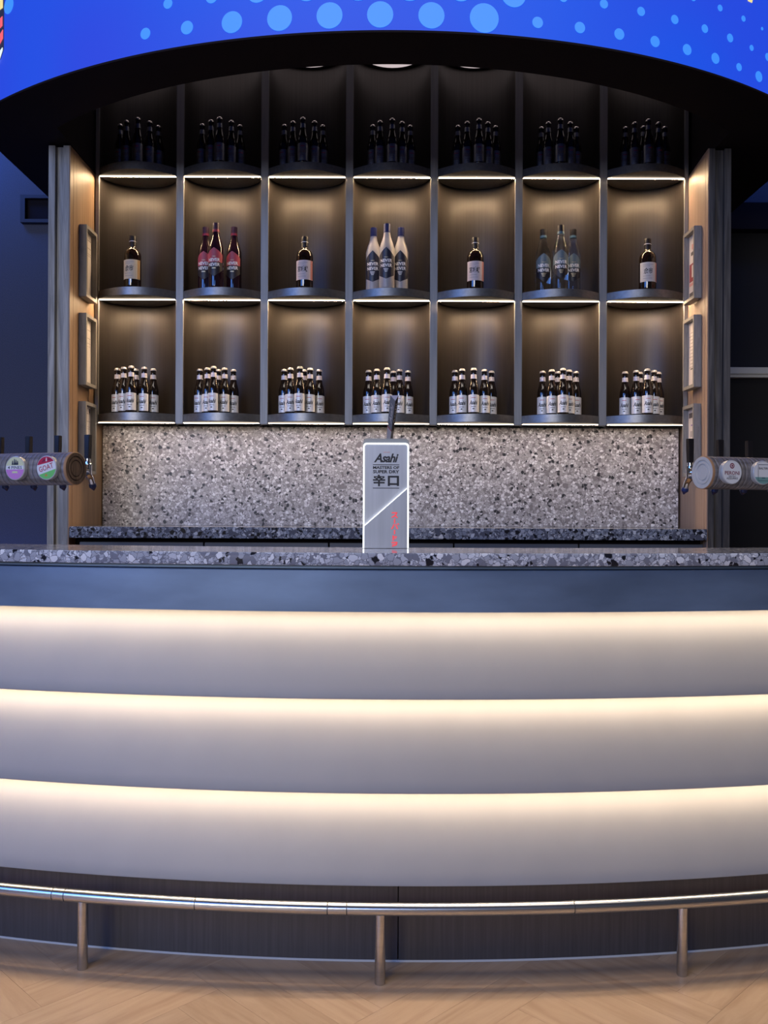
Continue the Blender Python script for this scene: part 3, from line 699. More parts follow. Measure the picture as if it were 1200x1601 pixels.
sweep([(2.4655, 0.0005), (2.4655, 0.0035), (2.4675, 0.0055), (2.4775, 0.0055), (2.4775, 0.0005)]).build('skirting_bead', 'bead', bar, ba)

# foot rail
fr = thing('foot_rail', 'curved brushed steel foot rail on short round posts along the bar base', 'foot rail', (BX, 2.355, 0))
fo = (BX, 2.355, 0); RDp = 2.355; RZ = 0.196; RR = 0.0175
pts = [bp(-BA+2*BA*i/96, RDp, RZ) for i in range(97)]
MB().tube(pts, RR, 20).build('rail', 'steel', fr, fo, smooth=True)
def ang_for(px, d): return math.asin(((px-600)/1400*d-BX)/RD(RDp))
pa = [ang_for(-345, 2.65), ang_for(131, 2.42), ang_for(597, 2.355), ang_for(1070, 2.40), ang_for(1560, 2.60)]
for a in pa:
    x, y, z = bp(a, RDp, 0)
    MB().lathe([(0.0135, 0.0), (0.0140, 0.001), (0.0140, RZ-0.012)], 20, 0, x, y).build('post', 'steel', fr, fo, smooth=True)
for px in (77, 97, 310, 515, 545, 900):
    a = ang_for(px, 2.39 if px < 400 else 2.36)
    MB().tube([bp(a-0.00022, RDp, RZ), bp(a+0.00022, RDp, RZ)], RR+0.0003, 20).build('joint_seam', 'seam', fr, fo, smooth=True)

# ================================================================== SIGNATURE TAP TOWER (centre)
TX, TY = 0.0055, 2.70
tw = thing('tap_tower', 'slim silver beer font with white glowing edge and black and red lettering', 'beer font', (TX, TY, CT))
def rrect(hw, z0, z1, r, seg=5):
    P = [(-hw, z0), (hw, z0)]
    for k in range(seg+1):
        a = PI/2*k/seg; P.append((hw-r+r*math.cos(a), z1-r+r*math.sin(a)))
    for k in range(seg+1):
        a = PI/2+PI/2*k/seg; P.append((-hw+r+r*math.cos(a), z1-r+r*math.sin(a)))
    return P
HT = 0.318
MB().prism(rrect(0.0695, 0.0005, HT+0.014, 0.012), 0.004, 0.062).build('housing', 'tower_body', tw, bevel=0.001)
# lit outline
o_, i_ = rrect(0.0690, 0.001, HT, 0.011), rrect(0.0648, 0.001, HT-0.0042, 0.0074)
n = len(o_); m = MB()
V = [(x, -0.003, z) for x, z in o_]+[(x, -0.003, z) for x, z in i_]+[(x, 0.0035, z) for x, z in o_]+[(x, 0.0035, z) for x, z in i_]
F = []
for k in range(1, n):
    j = (k+1) % n
    F += [(k, j, j+n, k+n), (k+2*n, k+3*n, j+3*n, j+2*n), (k, k+2*n, j+2*n, j), (k+n, j+n, j+3*n, k+3*n)]
m.add(V, F); m.build('lit_edge', 'tower_glow', tw)
fp = MB().prism(rrect(0.0646, 0.001, HT-0.0044, 0.0072), 0.0, 0.0038).build('face_plate', 'tower_silver', tw)
# proud lower wedge with lit diagonal
ZL, ZR = 0.068, 0.181
MB().add([(-0.0638, -0.0060, 0.001), (0.0638, -0.0060, 0.001), (0.0638, -0.0060, ZR), (-0.0638, -0.0060, ZL), (-0.0638, -0.0002, 0.001), (0.0638, -0.0002, 0.001), (0.0638, -0.0002, ZR), (-0.0638, -0.0002, ZL)],
         [(0, 1, 2, 3), (4, 7, 6, 5), (0, 4, 5, 1), (1, 5, 6, 2), (2, 6, 7, 3), (3, 7, 4, 0)]).build('wedge_panel', 'tower_silver', tw)
MB().add([(-0.0638, -0.0060, ZL), (0.0638, -0.0060, ZR), (0.0638, -0.0060, ZR+0.0014), (-0.0638, -0.0060, ZL+0.0014), (-0.0638, -0.0003, ZL), (0.0638, -0.0003, ZR), (0.0638, -0.0003, ZR+0.0014), (-0.0638, -0.0003, ZL+0.0014)],
         [(0, 1, 2, 3), (4, 7, 6, 5), (0, 4, 5, 1), (1, 5, 6, 2), (2, 6, 7, 3), (3, 7, 4, 0)]).build('lit_diagonal', 'tower_diag', tw)
def flat_text(mb, s, xc, zc, y, width=None, height=None, **kw):
    V, F = text2d(s, width, height, **kw); mb.add([(xc+x, y, zc+z) for x, z in V], F)
def letters(s, xc, zc, w, h, mat, parent=fp, y=-0.0006, name='lettering', **kw):
    mm = MB(); flat_text(mm, s, xc, zc, y, w, h, **kw); return mm.build(name, mat, parent)
K = 2.70/1400
def tz(py): return EYE+(800-py)*K-CT
def tx(px): return (px-602.6)*K
letters('Asahi', tx(602.8), tz(715.5), 38.5*K, 14.0*K, 'label_black', bold=0.028, shear=0.32, spacing=0.92)
for qx in (599.6, 602.0, 604.8, 607.2):
    MB().box(tx(qx)-0.0012, tx(qx)+0.0012, -0.0007, -0.0001, tz(706.6)-0.0016, tz(706.6)+0.0016).build('red_mark', 'ink_pink', fp)
letters('MASTERS OF', tx(602.8), tz(730.5), 41*K, 4.6*K, 'label_black', bold=0.035)
letters('SUPER DRY', tx(602.8), tz(737.0), 41*K, 5.2*K, 'label_black', bold=0.035)
letters('辛', tx(591.8), tz(750.6), 19.2*K, 18.4*K, 'label_black', bold=0.035)
letters('口', tx(614.2), tz(751.3), 17.5*K, 16.0*K, 'label_black', bold=0.04)
for py in (726.2, 762.6):
    MB().box(tx(582.2), tx(623.3), -0.0007, -0.0001, tz(py)-0.0010, tz(py)+0.0010).build('printed_rule', 'label_black', fp)
# vertical red characters on the wedge
wz = MB()
def stroke(pts, w=2.3):
    for (xa, ya), (xb, yb) in zip(pts[:-1], pts[1:]):
        A = Vector((tx(xa), tz(ya))); B = Vector((tx(xb), tz(yb))); d = (B-A).normalized()*w*K*0.45; nrm = Vector((-d.y, d.x))
        A -= d*0.6; B += d*0.6
        q = [A-nrm, B-nrm, B+nrm, A+nrm]
        wz.add([(p.x, -0.0067, p.y) for p in q]+[(p.x, -0.0061, p.y) for p in q], [(0, 1, 2, 3), (7, 6, 5, 4), (0, 4, 5, 1), (1, 5, 6, 2), (2, 6, 7, 3), (3, 7, 4, 0)])
stroke([(612.3, 801.2), (619.6, 801.2), (617.5, 805.0), (612.2, 808.3)]); stroke([(616.8, 805.2), (620.3, 808.6)])
stroke([(616.3, 811), (616.3, 817)])
stroke([(615.2, 819.5), (614.0, 823), (612.0, 826)]); stroke([(618.2, 819.5), (620.8, 826)]); stroke([(621.3, 818.3), (622.3, 819.3)])
stroke([(616.3, 828.5), (616.3, 834)])
stroke([(614.2, 836.8), (614.2, 844.2)]); stroke([(614.2, 838.8), (619.5, 838.8)]); stroke([(614.4, 841.5), (618.8, 841.5)], 1.2)
stroke([(612.2, 847.4), (620.0, 847.4), (619.0, 851.0), (613.0, 853.2)]); stroke([(612.6, 850.2), (619.6, 850.2)], 1.3)
wz.build('lettering', 'tower_red', tw)
# handle: an arrowhead-section blade leaning to the right, silver left face, black right face
hb = Vector((0.006, 0.085, 0.290)); ht = Vector((0.026, 0.100, 0.470)); hmid = hb.lerp(ht, 0.42)
def hsec(c, w, d): return [c+Vector((-w*0.60, 0.010, 0)), c+Vector((0.10*w, -d, 0)), c+Vector((w*0.60, 0.006, 0)), c+Vector((0, d, 0))]
b0, bm_, b1 = hsec(hb, 0.014, 0.010), hsec(hmid, 0.017, 0.012), hsec(ht, 0.0215, 0.014)
dz = lambda p, z: tuple(p+Vector((0, 0, z)))
lo_ = [tuple(p) for p in b0]; md_ = [dz(bm_[0], 0.012), dz(bm_[1], -0.006), dz(bm_[2], 0.0), dz(bm_[3], 0.0)]
hi_ = [dz(b1[0], 0.006), dz(b1[1], -0.014), dz(b1[2], 0.006), dz(b1[3], 0.002)]
V = lo_+md_+hi_
hm = MB()
hm.add(V, [(0, 1, 5, 4)], 0).add(V, [(1, 2, 6, 5), (2, 3, 7, 6), (3, 0, 4, 7), (4, 5, 9, 8)], 1).add(V, [(5, 6, 10, 9), (6, 7, 11, 10), (7, 4, 8, 11)], 2).add(V, [(8, 9, 10, 11)], 0).add(V, [(3, 2, 1, 0)], 1)
hd = hm.build('tap_handle', ['cap_silver', 'handle_grey', 'blackplastic'], tw)
e0, e1 = Vector(md_[0]), Vector(md_[1]); nn_ = Vector((-0.0006, -0.0010, 0))
MB().add([e0+nn_, e1+nn_, e1+nn_+Vector((0, 0, 0.003)), e0+nn_+Vector((0, 0, 0.003))], [(0, 1, 2, 3)]).build('red_stripe', 'label_red', hd)
def hface(A, B, C, D, s, t0, t1, mat, w):
    V, F = text2d(s, 1.0, 0.5, bold=0.02, shear=0.3)
    mm = MB(); out = []
    for x, y in V:     # x runs up the handle, y across
        u = t0+(t1-t0)*(x+0.5); q = 0.5-y*w
        p = (Vector(A).lerp(Vector(D), u)).lerp(Vector(B).lerp(Vector(C), u), q)
        out.append(tuple(p+Vector((0, -0.0012, 0))))
    mm.add(out, F); mm.build('lettering', mat, hd)
hface(md_[0], md_[1], hi_[1], hi_[0], 'Asahi', 0.20, 0.80, 'cap_silver', 1.1)
hface(md_[1], md_[2], hi_[2], hi_[1], 'Asahi', 0.15, 0.85, 'cap_silver', 1.0)
MB().tube([tuple(hb+Vector((0, 0, -0.022))), tuple(hb+Vector((0, 0, 0.006)))], 0.008, 14).build('handle_ferrule', 'chrome', tw, smooth=True)
MB().tube([(0.006, 0.060, 0.262), (0.006, 0.098, 0.262), (0.006, 0.104, 0.20)], [0.010, 0.010, 0.007], 14).build('spout', 'chrome', tw, smooth=True)
MB().tube([(0.006, 0.086, 0.262), (0.006, 0.086, 0.272)], 0.007, 14).build('spout_stem', 'chrome', tw, smooth=True)

# ================================================================== TAP BARRELS
def barrel(side):
    L = side == 'left'; s = -1 if L else 1
    E = Vector((-0.964, 2.80, EYE+0.1315)) if L else Vector((0.995, 2.80, EYE+0.1275))
    ang = math.radians(19)
    # local frame: x runs away from the visible end, -y faces the customer
    root = thing('tap_barrel', ('horizontal timber beer tap barrel with dark ringed end, left of the bar' if L else 'horizontal timber beer tap barrel with pale ringed end, right of the bar'), 'beer tap', (E.x, E.y, CT), 0, 'barrel tap fonts')
    root.rotation_euler = (0, 0, (PI-ang) if L else ang)
    zc = E.z-CT; R = 0.0515; LEN = 0.78
    # after rotating by pi-ang the local y axis points to the customer, so mirror y on the left
    my = 1 if L else -1           # sign of local y that faces the customer
    def pt(x, y, z): return (x, y*my, z)
    def tubex(x0, x1, r, n=40): 
        return MB().tube([(x0, 0, zc), (x1, 0, zc)], r, n)
    mb = MB(); prof = [(0.006, R)]
    k = 0.006
    V = []; F = []; nn = 40; secs = []
    x = 0.006
    while x < LEN:
        secs += [(x, R), (x+0.0105, R), (x+0.0112, R-0.0007), (x+0.0125, R-0.0007), (x+0.0132, R)]; x += 0.0132
    for (xx, r) in secs:
        for q in range(nn):
            a = 2*PI*q/nn; V.append((xx, r*math.cos(a), zc+r*math.sin(a)))
    for i in range(len(secs)-1):
        for q in range(nn): F.append((i*nn+q, i*nn+(q+1) % nn, (i+1)*nn+(q+1) % nn, (i+1)*nn+q))
    F.append(tuple(range(nn))); F.append(tuple((len(secs)-1)*nn+q for q in range(nn)))
    MB().add(V, F).build('barrel', 'barrel', root, smooth=True, angle=60)
    # turned end with stepped rings
    V = []; F = []
    rp = [(0.006, R), (-0.001, R), (-0.0025, R-0.0018), (-0.0025, 0.040), (0.0012, 0.0385), (0.0012, 0.0365), (-0.0022, 0.035), (-0.0022, 0.0275), (0.0012, 0.0262), (0.0012, 0.0245), (-0.0018, 0.023), (-0.0018, 0.0005)]
    for (xx, r) in rp:
        for q in range(nn):
            a = 2*PI*q/nn; V.append((xx, r*math.cos(a), zc+r*math.sin(a)))
    for i in range(len(rp)-1):
        for q in range(nn): F.append((i*nn+q, i*nn+(q+1) % nn, (i+1)*nn+(q+1) % nn, (i+1)*nn+q))
    F.append(tuple((len(rp)-1)*nn+q for q in range(nn)))
    ec = MB(); ec.v = V; ec.f = F; ec.m = [1 if i < 2*nn else 0 for i in range(len(F))]
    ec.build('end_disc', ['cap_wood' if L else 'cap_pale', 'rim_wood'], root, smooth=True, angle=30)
    for xs_ in (0.50, 0.72):
        MB().lathe([(0.045, 0.0005), (0.045, 0.006), (0.020, 0.010), (0.020, zc-R+0.004)], 24, 0, xs_, 0).build('support_post', 'chrome', root, smooth=True)
    for i in range(4):
        t = 0.0565+0.119*i
        # tap on the bartender's side
        def P(b, z): return pt(t, -b, z)          # b = distance behind the axis
        tp = MB().tube([P(0.047, zc-0.004), P(0.100, zc-0.004)], 0.011, 14).build('tap', 'chrome', root, smooth=True)
        MB().tube([P(0.096, zc-0.004), P(0.121, zc-0.004)], [0.019, 0.015], 16).build('collar', 'chrome', tp, smooth=True)
        MB().tube([P(0.132, zc+0.030), P(0.133, zc+0.022), P(0.133, zc+0.020), P(0.133, zc-0.012)], [0.0095, 0.0115, 0.014, 0.0125], 16).build('faucet_body', 'chrome', tp, smooth=True)
        MB().tube([P(0.116, zc-0.006), P(0.136, zc-0.010), P(0.150, zc-0.026), P(0.160, zc-0.050)], [0.012, 0.012, 0.0095, 0.0085], 14).build('spout', 'chrome', tp, smooth=True)
        MB().tube([P(0.157, zc-0.043), P(0.161, zc-0.052), P(0.166, zc-0.064)], [0.0115, 0.0125, 0.002], 14).build('spout_plug', 'blueplastic', tp, smooth=True)
        MB().tube([P(0.133, zc+0.019), P(0.134, zc+0.040)], 0.0078, 14).build('ferrule', 'chrome', tp, smooth=True)
        zz = zc+0.038
        hw = [(0.0075, 0.008), (0.0095, 0.009), (0.0105, 0.008)]; hz = [zz, zz+0.045, zz+0.080]
        VV = []
        for (w_, d_), z_ in zip(hw, hz):
            VV += [pt(t-w_, -0.134-d_, z_), pt(t+w_, -0.134-d_, z_), pt(t+w_, -0.134+d_, z_), pt(t-w_, -0.134+d_, z_)]
        FF = [(3, 2, 1, 0), (8, 9, 10, 11)]
        for q in range(2):
            for j in range(4): FF.append((q*4+j, q*4+(j+1) % 4, q*4+4+(j+1) % 4, q*4+4+j))
        MB().add(VV, FF).build('handle', 'blackplastic', tp, bevel=0.0015)
        MB().box(t+0.0108 if L else t+0.0108, t+0.0122, -0.004+my*-0.134, 0.004+my*-0.134, zz+0.004, zz+0.078).build('handle_edge', 'chrome', tp)
        # round badge on the customer's side
        bd = MB().tube([pt(t, R-0.004, zc), pt(t, 0.064, zc), pt(t, 0.066, zc)], [0.036, 0.0375, 0.0365], 40).build('badge', 'badge_rim', root, smooth=True, angle=30)
        yb = 0.0662
        lr = 1 if not L else -1     # local x direction that reads left to right for the customer
        def disc_part(name, mat, poly, lift=0.0):
            # poly in badge plane (u to the reader's right, v up)
            n_ = len(poly); y_ = yb+0.0003+lift
            V_ = [pt(t+lr*u, y_, zc+v) for u, v in poly]+[pt(t+lr*u, y_-0.0003, zc+v) for u, v in poly]
            MB().add(V_, [tuple(range(n_)), tuple(range(2*n_-1, n_-1, -1))]+[(q, (q+1) % n_, (q+1) % n_+n_, q+n_) for q in range(n_)]).build(name, mat, bd)
        def btext(s_, u0, v0, w_, h_, mat, rot=0.0, lift=0.0009, **kw):
            Vt, Ft = text2d(s_, w_, h_, **kw); c_, s__ = math.cos(rot), math.sin(rot)
            MB().add([pt(t+lr*(u0+x*c_-y*s__), yb+lift, zc+v0+x*s__+y*c_) for x, y in Vt], Ft).build('lettering', mat, bd)
        def circ(r, a0=0, a1=360, n_=40): return [(r*math.cos(math.radians(a0+(a1-a0)*q/n_)), r*math.sin(math.radians(a0+(a1-a0)*q/n_))) for q in range(n_+(0 if a1-a0 == 360 else 1))]
        if L and i == 0:
            disc_part('badge_face', 'badge_white', circ(0.0350))
            disc_part('badge_field', 'badge_crimson', circ(0.0345, 37, 167, 24), 0.0003)
            disc_part('badge_field', 'badge_green', circ(0.0345, 219, 354, 24), 0.0003)
            btext('GOAT', -0.001, 0.0010, 0.054, 0.0165, 'badge_crimson', math.radians(16), bold=0.0)
            disc_part('badge_emblem', 'badge_maroon', [(-0.017, 0.017), (-0.008, 0.0285), (-0.004, 0.021)], 0.0006)
            disc_part('badge_emblem', 'badge_maroon', [(0.004, 0.023), (0.008, 0.0295), (0.019, 0.025)], 0.0006)
            disc_part('badge_emblem', 'badge_white', [(-0.002, 0.020), (0.0025, 0.020), (0.0015, 0.031), (-0.001, 0.031)], 0.0006)
            disc_part('badge_emblem', 'badge_gold', [(-0.006, -0.026), (0.005, -0.026), (0.003, -0.019), (-0.003, -0.019)], 0.0006)
        elif L and i == 1:
            disc_part('badge_face', 'badge_lemon', circ(0.0350))
            disc_part('badge_field', 'badge_lilac', circ(0.0345, 186, 354, 24), 0.0003)
            disc_part('badge_field', 'badge_white', [(-0.033, -0.004), (0.033, -0.004), (0.033, 0.008), (-0.033, 0.008)], 0.0005)
            btext('4 PINES', 0.0, 0.002, 0.054, 0.0095, 'badge_navy', 0, bold=0.01)
            for u, h_ in ((-0.009, 0.013), (-0.002, 0.018), (0.004, 0.016), (0.010, 0.012)):
                disc_part('badge_emblem', 'badge_navy', [(u-0.003, 0.0105), (u+0.003, 0.0105), (u+0.0015, 0.010+h_), (u-0.0005, 0.0115+h_)], 0.0007)
            disc_part('badge_emblem', 'badge_lemon', [(-0.011, -0.0155), (0.011, -0.0155), (0.009, -0.0095), (-0.009, -0.0095)], 0.0006)
        elif (not L) and i == 0:
            disc_part('badge_face', 'badge_white', circ(0.0350))
            disc_part('badge_emblem', 'badge_maroon', [(x_, y_+0.0195) for x_, y_ in circ(0.0085, n_=24)], 0.0003)
            disc_part('badge_emblem', 'badge_white', [(x_, y_+0.0195) for x_, y_ in circ(0.0052, n_=24)], 0.0006)
            disc_part('badge_emblem', 'badge_maroon', [(-0.0025, 0.0165), (0.0025, 0.0165), (0.003, 0.0215), (0, 0.0235), (-0.003, 0.0215)], 0.0009)
            btext('PERONI', 0.0, -0.0025, 0.055, 0.0115, 'badge_maroon', 0, bold=0.012)
            btext('NASTRO', 0.0, -0.0125, 0.026, 0.0042, 'badge_navy', 0, bold=0.01)
            btext('AZZURRO', 0.0, -0.0190, 0.042, 0.0060, 'badge_navy', 0, bold=0.015)
        elif (not L) and i == 1:
            disc_part('badge_face', 'badge_white', circ(0.0350))
            disc_part('badge_field', 'badge_teal', circ(0.0345, 203, 337, 24), 0.0003)
            for pol in ([(-0.0205, -0.0255), (-0.0193, -0.0255), (-0.0193, 0.026), (-0.0205, 0.026)], [(0.0193, -0.0255), (0.0205, -0.0255), (0.0205, 0.026), (0.0193, 0.026)], [(-0.02, 0.0248), (0.02, 0.0248), (0.02, 0.026), (-0.02, 0.026)], [(-0.02, -0.0255), (0.02, -0.0255), (0.02, -0.0243), (-0.02, -0.0243)]):
                disc_part('badge_border', 'badge_navy', pol, 0.0006)
            btext('BALTER', 0.0, 0.014, 0.034, 0.0062, 'badge_navy', 0, bold=0.012)
            btext('XPA', 0.0, -0.0165, 0.013, 0.0045, 'badge_navy', 0, bold=0.02)
        else:
            disc_part('badge_face', 'badge_white', circ(0.0350))
barrel('left'); barrel('right')

# ================================================================== BOTTLES
FAR = (0, 0, 0)
def beer_proto(paper='label_silver', neck='label_neck', cap='cap_silver', ink='label_black'):
    b = thing('beer_bottle', 'beer bottle', 'bottle', (0, 0, -5), 0)
    MB().lathe([(0.0, 0.002), (0.022, 0.0), (0.0268, 0.003), (0.0282, 0.008), (0.0282, 0.118), (0.0272, 0.130), (0.0235, 0.146), (0.0185, 0.164), (0.0152, 0.184), (0.0135, 0.206), (0.0125, 0.222), (0.0138, 0.2235), (0.0138, 0.229), (0.0, 0.229)], 28).build('glass', 'beer_glass', b, smooth=True, angle=50)
    V = []; F = []; n = 42     # crown cap with fluted skirt
    for z, r0, fl_ in ((0.2265, 0.0157, 0.0007), (0.2300, 0.0151, 0.0004), (0.2345, 0.0140, 0), (0.2375, 0.0115, 0), (0.2387, 0.006, 0)):
        for k in range(n):
            a = 2*PI*k/n; r = r0+(fl_ if k % 2 else -fl_); V.append((r*math.cos(a), r*math.sin(a), z))
    for j in range(4):
        for k in range(n): F.append((j*n+k, j*n+(k+1) % n, (j+1)*n+(k+1) % n, (j+1)*n+k))
    F.append(tuple(range(n-1, -1, -1))); F.append(tuple(4*n+k for k in range(n)))
    MB().add(V, F).build('crown_cap', cap, b, smooth=True, angle=50)
    m = MB(); patch(m, 0.0283, -1.25, 1.25, 0.012, lambda s: 0.101-0.003*s*s, 18)
    lb = m.build('label', paper, b, smooth=True)
    m = MB(); wrap_text(m, 'Asahi', 0.0292, 0.060, 0.046, 0.021, bold=0.03, shear=0.32)
    m.build('lettering', ink, lb)
    m = MB(); patch(m, 0.0284, -0.42, 0.42, 0.0385, 0.0405, 6, 0, 0.0006); patch(m, 0.0284, -0.16, 0.16, 0.026, 0.031, 4, 0, 0.0006)
    m.build('small_print', ink, lb)
    m = MB(); patch(m, 0.0284, -0.38, 0.38, 0.083, 0.0855, 6, 0, 0.0006); m.build('red_print', 'label_red', lb)
    def rn(z): return 0.0152+(0.0135-0.0152)*(z-0.184)/(0.206-0.184)
    m = MB(); patch(m, rn, -1.9, 1.9, 0.183, 0.205, 18); nl = m.build('neck_label', neck, b, smooth=True)
    return b

NNB = [(0.0, 0.002), (0.034, 0.0), (0.0385, 0.004), (0.039, 0.010), (0.039, 0.205), (0.0365, 0.214), (0.0305, 0.236), (0.0245, 0.252), (0.0195, 0.268), (0.0165, 0.288), (0.0165, 0.293), (0.0, 0.293)]
def gin_proto(glass, cap, band, top, low, kind):
    b = thing('gin_bottle', 'gin bottle', 'bottle', (0, 0, -5), 0)
    MB().lathe(NNB, 32).build('glass', glass, b, smooth=True, angle=50)
    MB().lathe([(0.0172, 0.2895), (0.0172, 0.331), (0.0162, 0.334), (0.0, 0.334)], 24).build('cap', cap, b, smooth=True, angle=40)
    MB().lathe([(0.0176, 0.2885), (0.0176, 0.300), (0.0172, 0.301)], 24).build('cap_band', band, b, smooth=True, angle=40)
    if kind == 'frost':
        zm, zt, zpk, zb, zpb = 0.128, 0.162, 0.208, 0.068, 0.047
    else:
        zm, zt, zpk, zb, zpb = 0.128, 0.165, 0.202, 0.088, 0.055
    def hi(s): return zt+(zpk-zt)*(1-abs(s))**(0.75 if kind != 'frost' else 0.9)
    def lo(s): return zb-(zb-zpb)*(1-abs(s))
    m = MB(); patch(m, 0.0391, -1.2, 1.2, zm, hi, 24); lt = m.build('upper_label', top, b, smooth=True)
    m = MB(); patch(m, 0.0391, -1.2, 1.2, lo, zm-0.0005, 24); ll = m.build('lower_label', low, b, smooth=True)
    m = MB(); wrap_text(m, 'NEVER', 0.0400, zm+0.0115, 0.064, 0.0165, bold=0.03); m.build('lettering', 'nn_silver', lt)
    m = MB(); wrap_text(m, 'NEVER', 0.0400, zm-0.0125, 0.064, 0.0165, bold=0.03); m.build('lettering', 'nn_silver', ll)
    m = MB(); patch(m, 0.0392, -0.26, 0.26, zm+0.0275, zm+0.0295, 6, 0, 0.0008); m.build('small_print', 'nn_gold', lt)
    m = MB()
    if kind == 'pink': patch(m, 0.0392, -0.26, 0.26, zm-0.033, zm-0.028, 6, 0, 0.0008)
    else:
        for q, (w_, z_) in enumerate(((0.34, 0.030), (0.26, 0.037), (0.18, 0.044))): patch(m, 0.0392, -w_, w_*0.9, zm-z_-0.0015, zm-z_+0.0015, 6, 0, 0.0008)
    m.build('small_print', 'nn_gold' if kind != 'frost' else 'nn_silver', ll)
    return b

def whisky_proto(paper, edge, txt):
    b = thing('whisky_bottle', 'whisky bottle', 'bottle', (0, 0, -5), 0)
    MB().lathe([(0.0, 0.002), (0.036, 0.0), (0.0415, 0.004), (0.043, 0.010), (0.043, 0.160), (0.0415, 0.176), (0.036, 0.191), (0.027, 0.201), (0.0195, 0.207), (0.0165, 0.214), (0.0165, 0.240), (0.0, 0.240)], 32).build('glass', 'whisky_glass', b, smooth=True, angle=50)
    MB().lathe([(0.0172, 0.212), (0.0172, 0.238), (0.0168, 0.239)], 24).build('neck_foil', 'cap_black', b, smooth=True)
    MB().lathe([(0.0180, 0.2395), (0.0180, 0.266), (0.017, 0.268), (0.0, 0.268)], 24).build('cap', 'cap_black', b, smooth=True, angle=40)
    MB().lathe([(0.0182, 0.2385), (0.0182, 0.2412)], 24).build('cap_ring', 'nn_silver', b, smooth=True)
    m = MB(); patch(m, 0.0431, -1.25, 1.25, 0.042, 0.140, 24); lb = m.build('label', paper, b, smooth=True)
    m = MB(); patch(m, 0.0432, 0.82, 1.22, 0.0425, 0.1395, 8, 0, 0.0006); m.build('label_edge', edge, lb)
    m = MB(); wrap_text(m, txt, 0.0440, 0.096, 0.046 if len(txt) == 2 else 0.056, 0.030, bold=0.02, shear=0.12, ang=-0.18); m.build('lettering', 'label_black', lb)
    m = MB()
    for w_, z_ in ((0.75, 0.128), (0.5, 0.120), (0.55, 0.070), (0.65, 0.058)): patch(m, 0.0432, -0.8, -0.8+w_*1.6, z_-0.0012, z_+0.0012, 8, 0, 0.0006)
    m.build('small_print', 'ink_light', lb)
    return b

beer = beer_proto(); used = [False]
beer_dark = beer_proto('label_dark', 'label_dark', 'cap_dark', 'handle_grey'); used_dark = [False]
def place(proto, flag, loc, label, group, rot=0.0):
    if not flag[0]:
        flag[0] = True; proto.location = loc; proto.rotation_euler = (0, 0, rot); proto['label'] = label; proto['group'] = group
        return proto
    return dup(proto, loc, label, rot, group)

R3 = [[(-1.379, 4.624), (-1.334, 4.582), (-1.285, 4.545), (-1.228, 4.579), (-1.195, 4.629), (-1.288, 4.642)], [(-0.955, 4.633), (-0.908, 4.593), (-0.867, 4.545), (-0.820, 4.594), (-0.783, 4.643), (-0.862, 4.641)], [(-0.519, 4.631), (-0.481, 4.579), (-0.429, 4.543), (-0.381, 4.586), (-0.339, 4.636), (-0.417, 4.639)], [(-0.083, 4.650), (-0.040, 4.607), (0.012, 4.565), (0.077, 4.616), (0.121, 4.656), (0.046, 4.672)], [(0.364, 4.637), (0.397, 4.587), (0.454, 4.565), (0.513, 4.602), (0.555, 4.653)], [(0.820, 4.648), (0.858, 4.600), (0.908, 4.560), (0.949, 4.606), (0.994, 4.655), (0.902, 4.664)], [(1.249, 4.654), (1.296, 4.615), (1.338, 4.563), (1.386, 4.608), (1.425, 4.664), (1.330, 4.668)]]
R1 = [[(-1.373, 4.638), (-1.328, 4.594), (-1.261, 4.561), (-1.211, 4.600), (-1.180, 4.653)], [(-0.948, 4.630), (-0.893, 4.584), (-0.843, 4.550), (-0.790, 4.589), (-0.754, 4.640)], [(-0.524, 4.633), (-0.475, 4.593), (-0.420, 4.549), (-0.364, 4.589), (-0.325, 4.636)], [(-0.067, 4.632), (-0.029, 4.583), (0.033, 4.556), (0.084, 4.592), (0.127, 4.635)], [(0.373, 4.634), (0.417, 4.588), (0.474, 4.553), (0.524, 4.592), (0.569, 4.637)], [(0.807, 4.648), (0.832, 4.588), (0.886, 4.547), (0.944, 4.587), (0.988, 4.644)], [(1.241, 4.643), (1.274, 4.588), (1.334, 4.552), (1.396, 4.586), (1.444, 4.637), (1.331, 4.633)]]
POS = ['leftmost', 'second', 'frontmost', 'fourth', 'rightmost', 'rearmost']
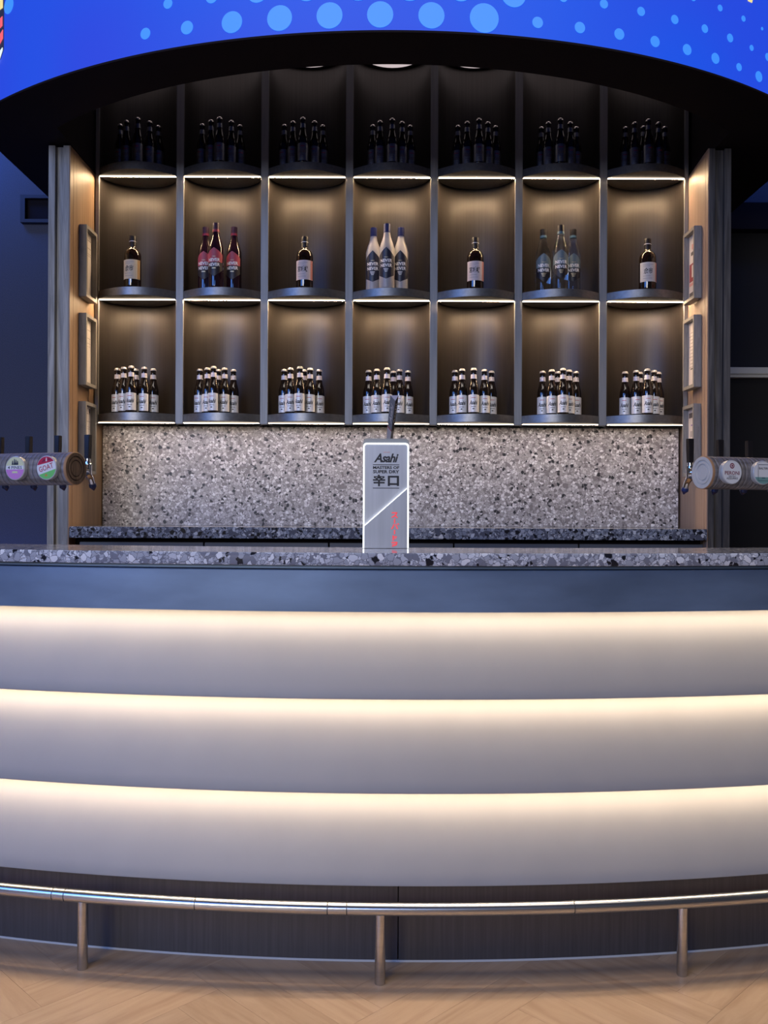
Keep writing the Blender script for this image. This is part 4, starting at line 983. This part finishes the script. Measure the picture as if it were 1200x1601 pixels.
for tier, rows, zt, sn in ((0, R3, SH[0], 'bottom'), (2, R1, SH[2], 'top')):
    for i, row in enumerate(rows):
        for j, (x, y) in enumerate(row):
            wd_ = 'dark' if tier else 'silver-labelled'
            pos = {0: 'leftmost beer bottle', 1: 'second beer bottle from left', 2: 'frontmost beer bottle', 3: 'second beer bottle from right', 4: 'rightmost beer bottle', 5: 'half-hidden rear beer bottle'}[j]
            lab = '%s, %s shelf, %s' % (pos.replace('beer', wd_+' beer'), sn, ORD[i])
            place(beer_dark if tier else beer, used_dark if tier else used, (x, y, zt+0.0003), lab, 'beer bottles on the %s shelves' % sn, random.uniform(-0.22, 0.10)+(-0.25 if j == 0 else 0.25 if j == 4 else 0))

WH = [(-1.285, 4.562, 0, 'cream', 'tan', '余市'), (-0.409, 4.561, 2, 'blush', 'rose', '宮城峡'), (0.459, 4.563, 4, 'blush', 'rose', '宮城峡'), (1.338, 4.569, 6, 'ivory', 'rose', '余市')]
WL = ['dark whisky bottle with cream label alone on the middle shelf, leftmost bay',
      'dark whisky bottle with pinkish label alone on the middle shelf, third bay from left',
      'dark whisky bottle with pinkish label alone on the middle shelf, third bay from right',
      'dark whisky bottle with white label alone on the middle shelf, rightmost bay']
for (x, y, i, pa_, ed, tx_), lb in zip(WH, WL):
    w = whisky_proto(pa_, ed, tx_); w.location = (x, y, SH[1]+0.0003); w['label'] = lb; w['group'] = 'whisky bottles on the middle shelf'
GN = [('pink', [(-0.926, 4.624), (-0.860, 4.556), (-0.779, 4.620)], 'gin bottle with raspberry label and plum cap', ('plum_glass', 'cap_plum', 'cap_band_red', 'nn_pink', 'nn_dark')),
      ('frost', [(-0.060, 4.620), (0.009, 4.556), (0.081, 4.615)], 'frosted white gin bottle with navy cap', ('frost_glass', 'cap_navy', 'cap_navy', 'nn_navy', 'nn_navy')),
      ('slate', [(0.818, 4.634), (0.894, 4.565), (0.971, 4.632)], 'clear gin bottle with slate blue label', ('clear_glass', 'cap_black', 'cap_band_blue', 'nn_slate', 'nn_dark'))]
for kind, spots, what, mats in GN:
    pr_ = gin_proto(*mats, kind); fl_ = [False]
    for (x, y), w in zip(spots, ('left of', 'front centre of', 'right of')):
        place(pr_, fl_, (x, y, SH[1]+0.0003), '%s, %s its group of three' % (what, w), 'gin bottles on the middle shelf', -0.10)
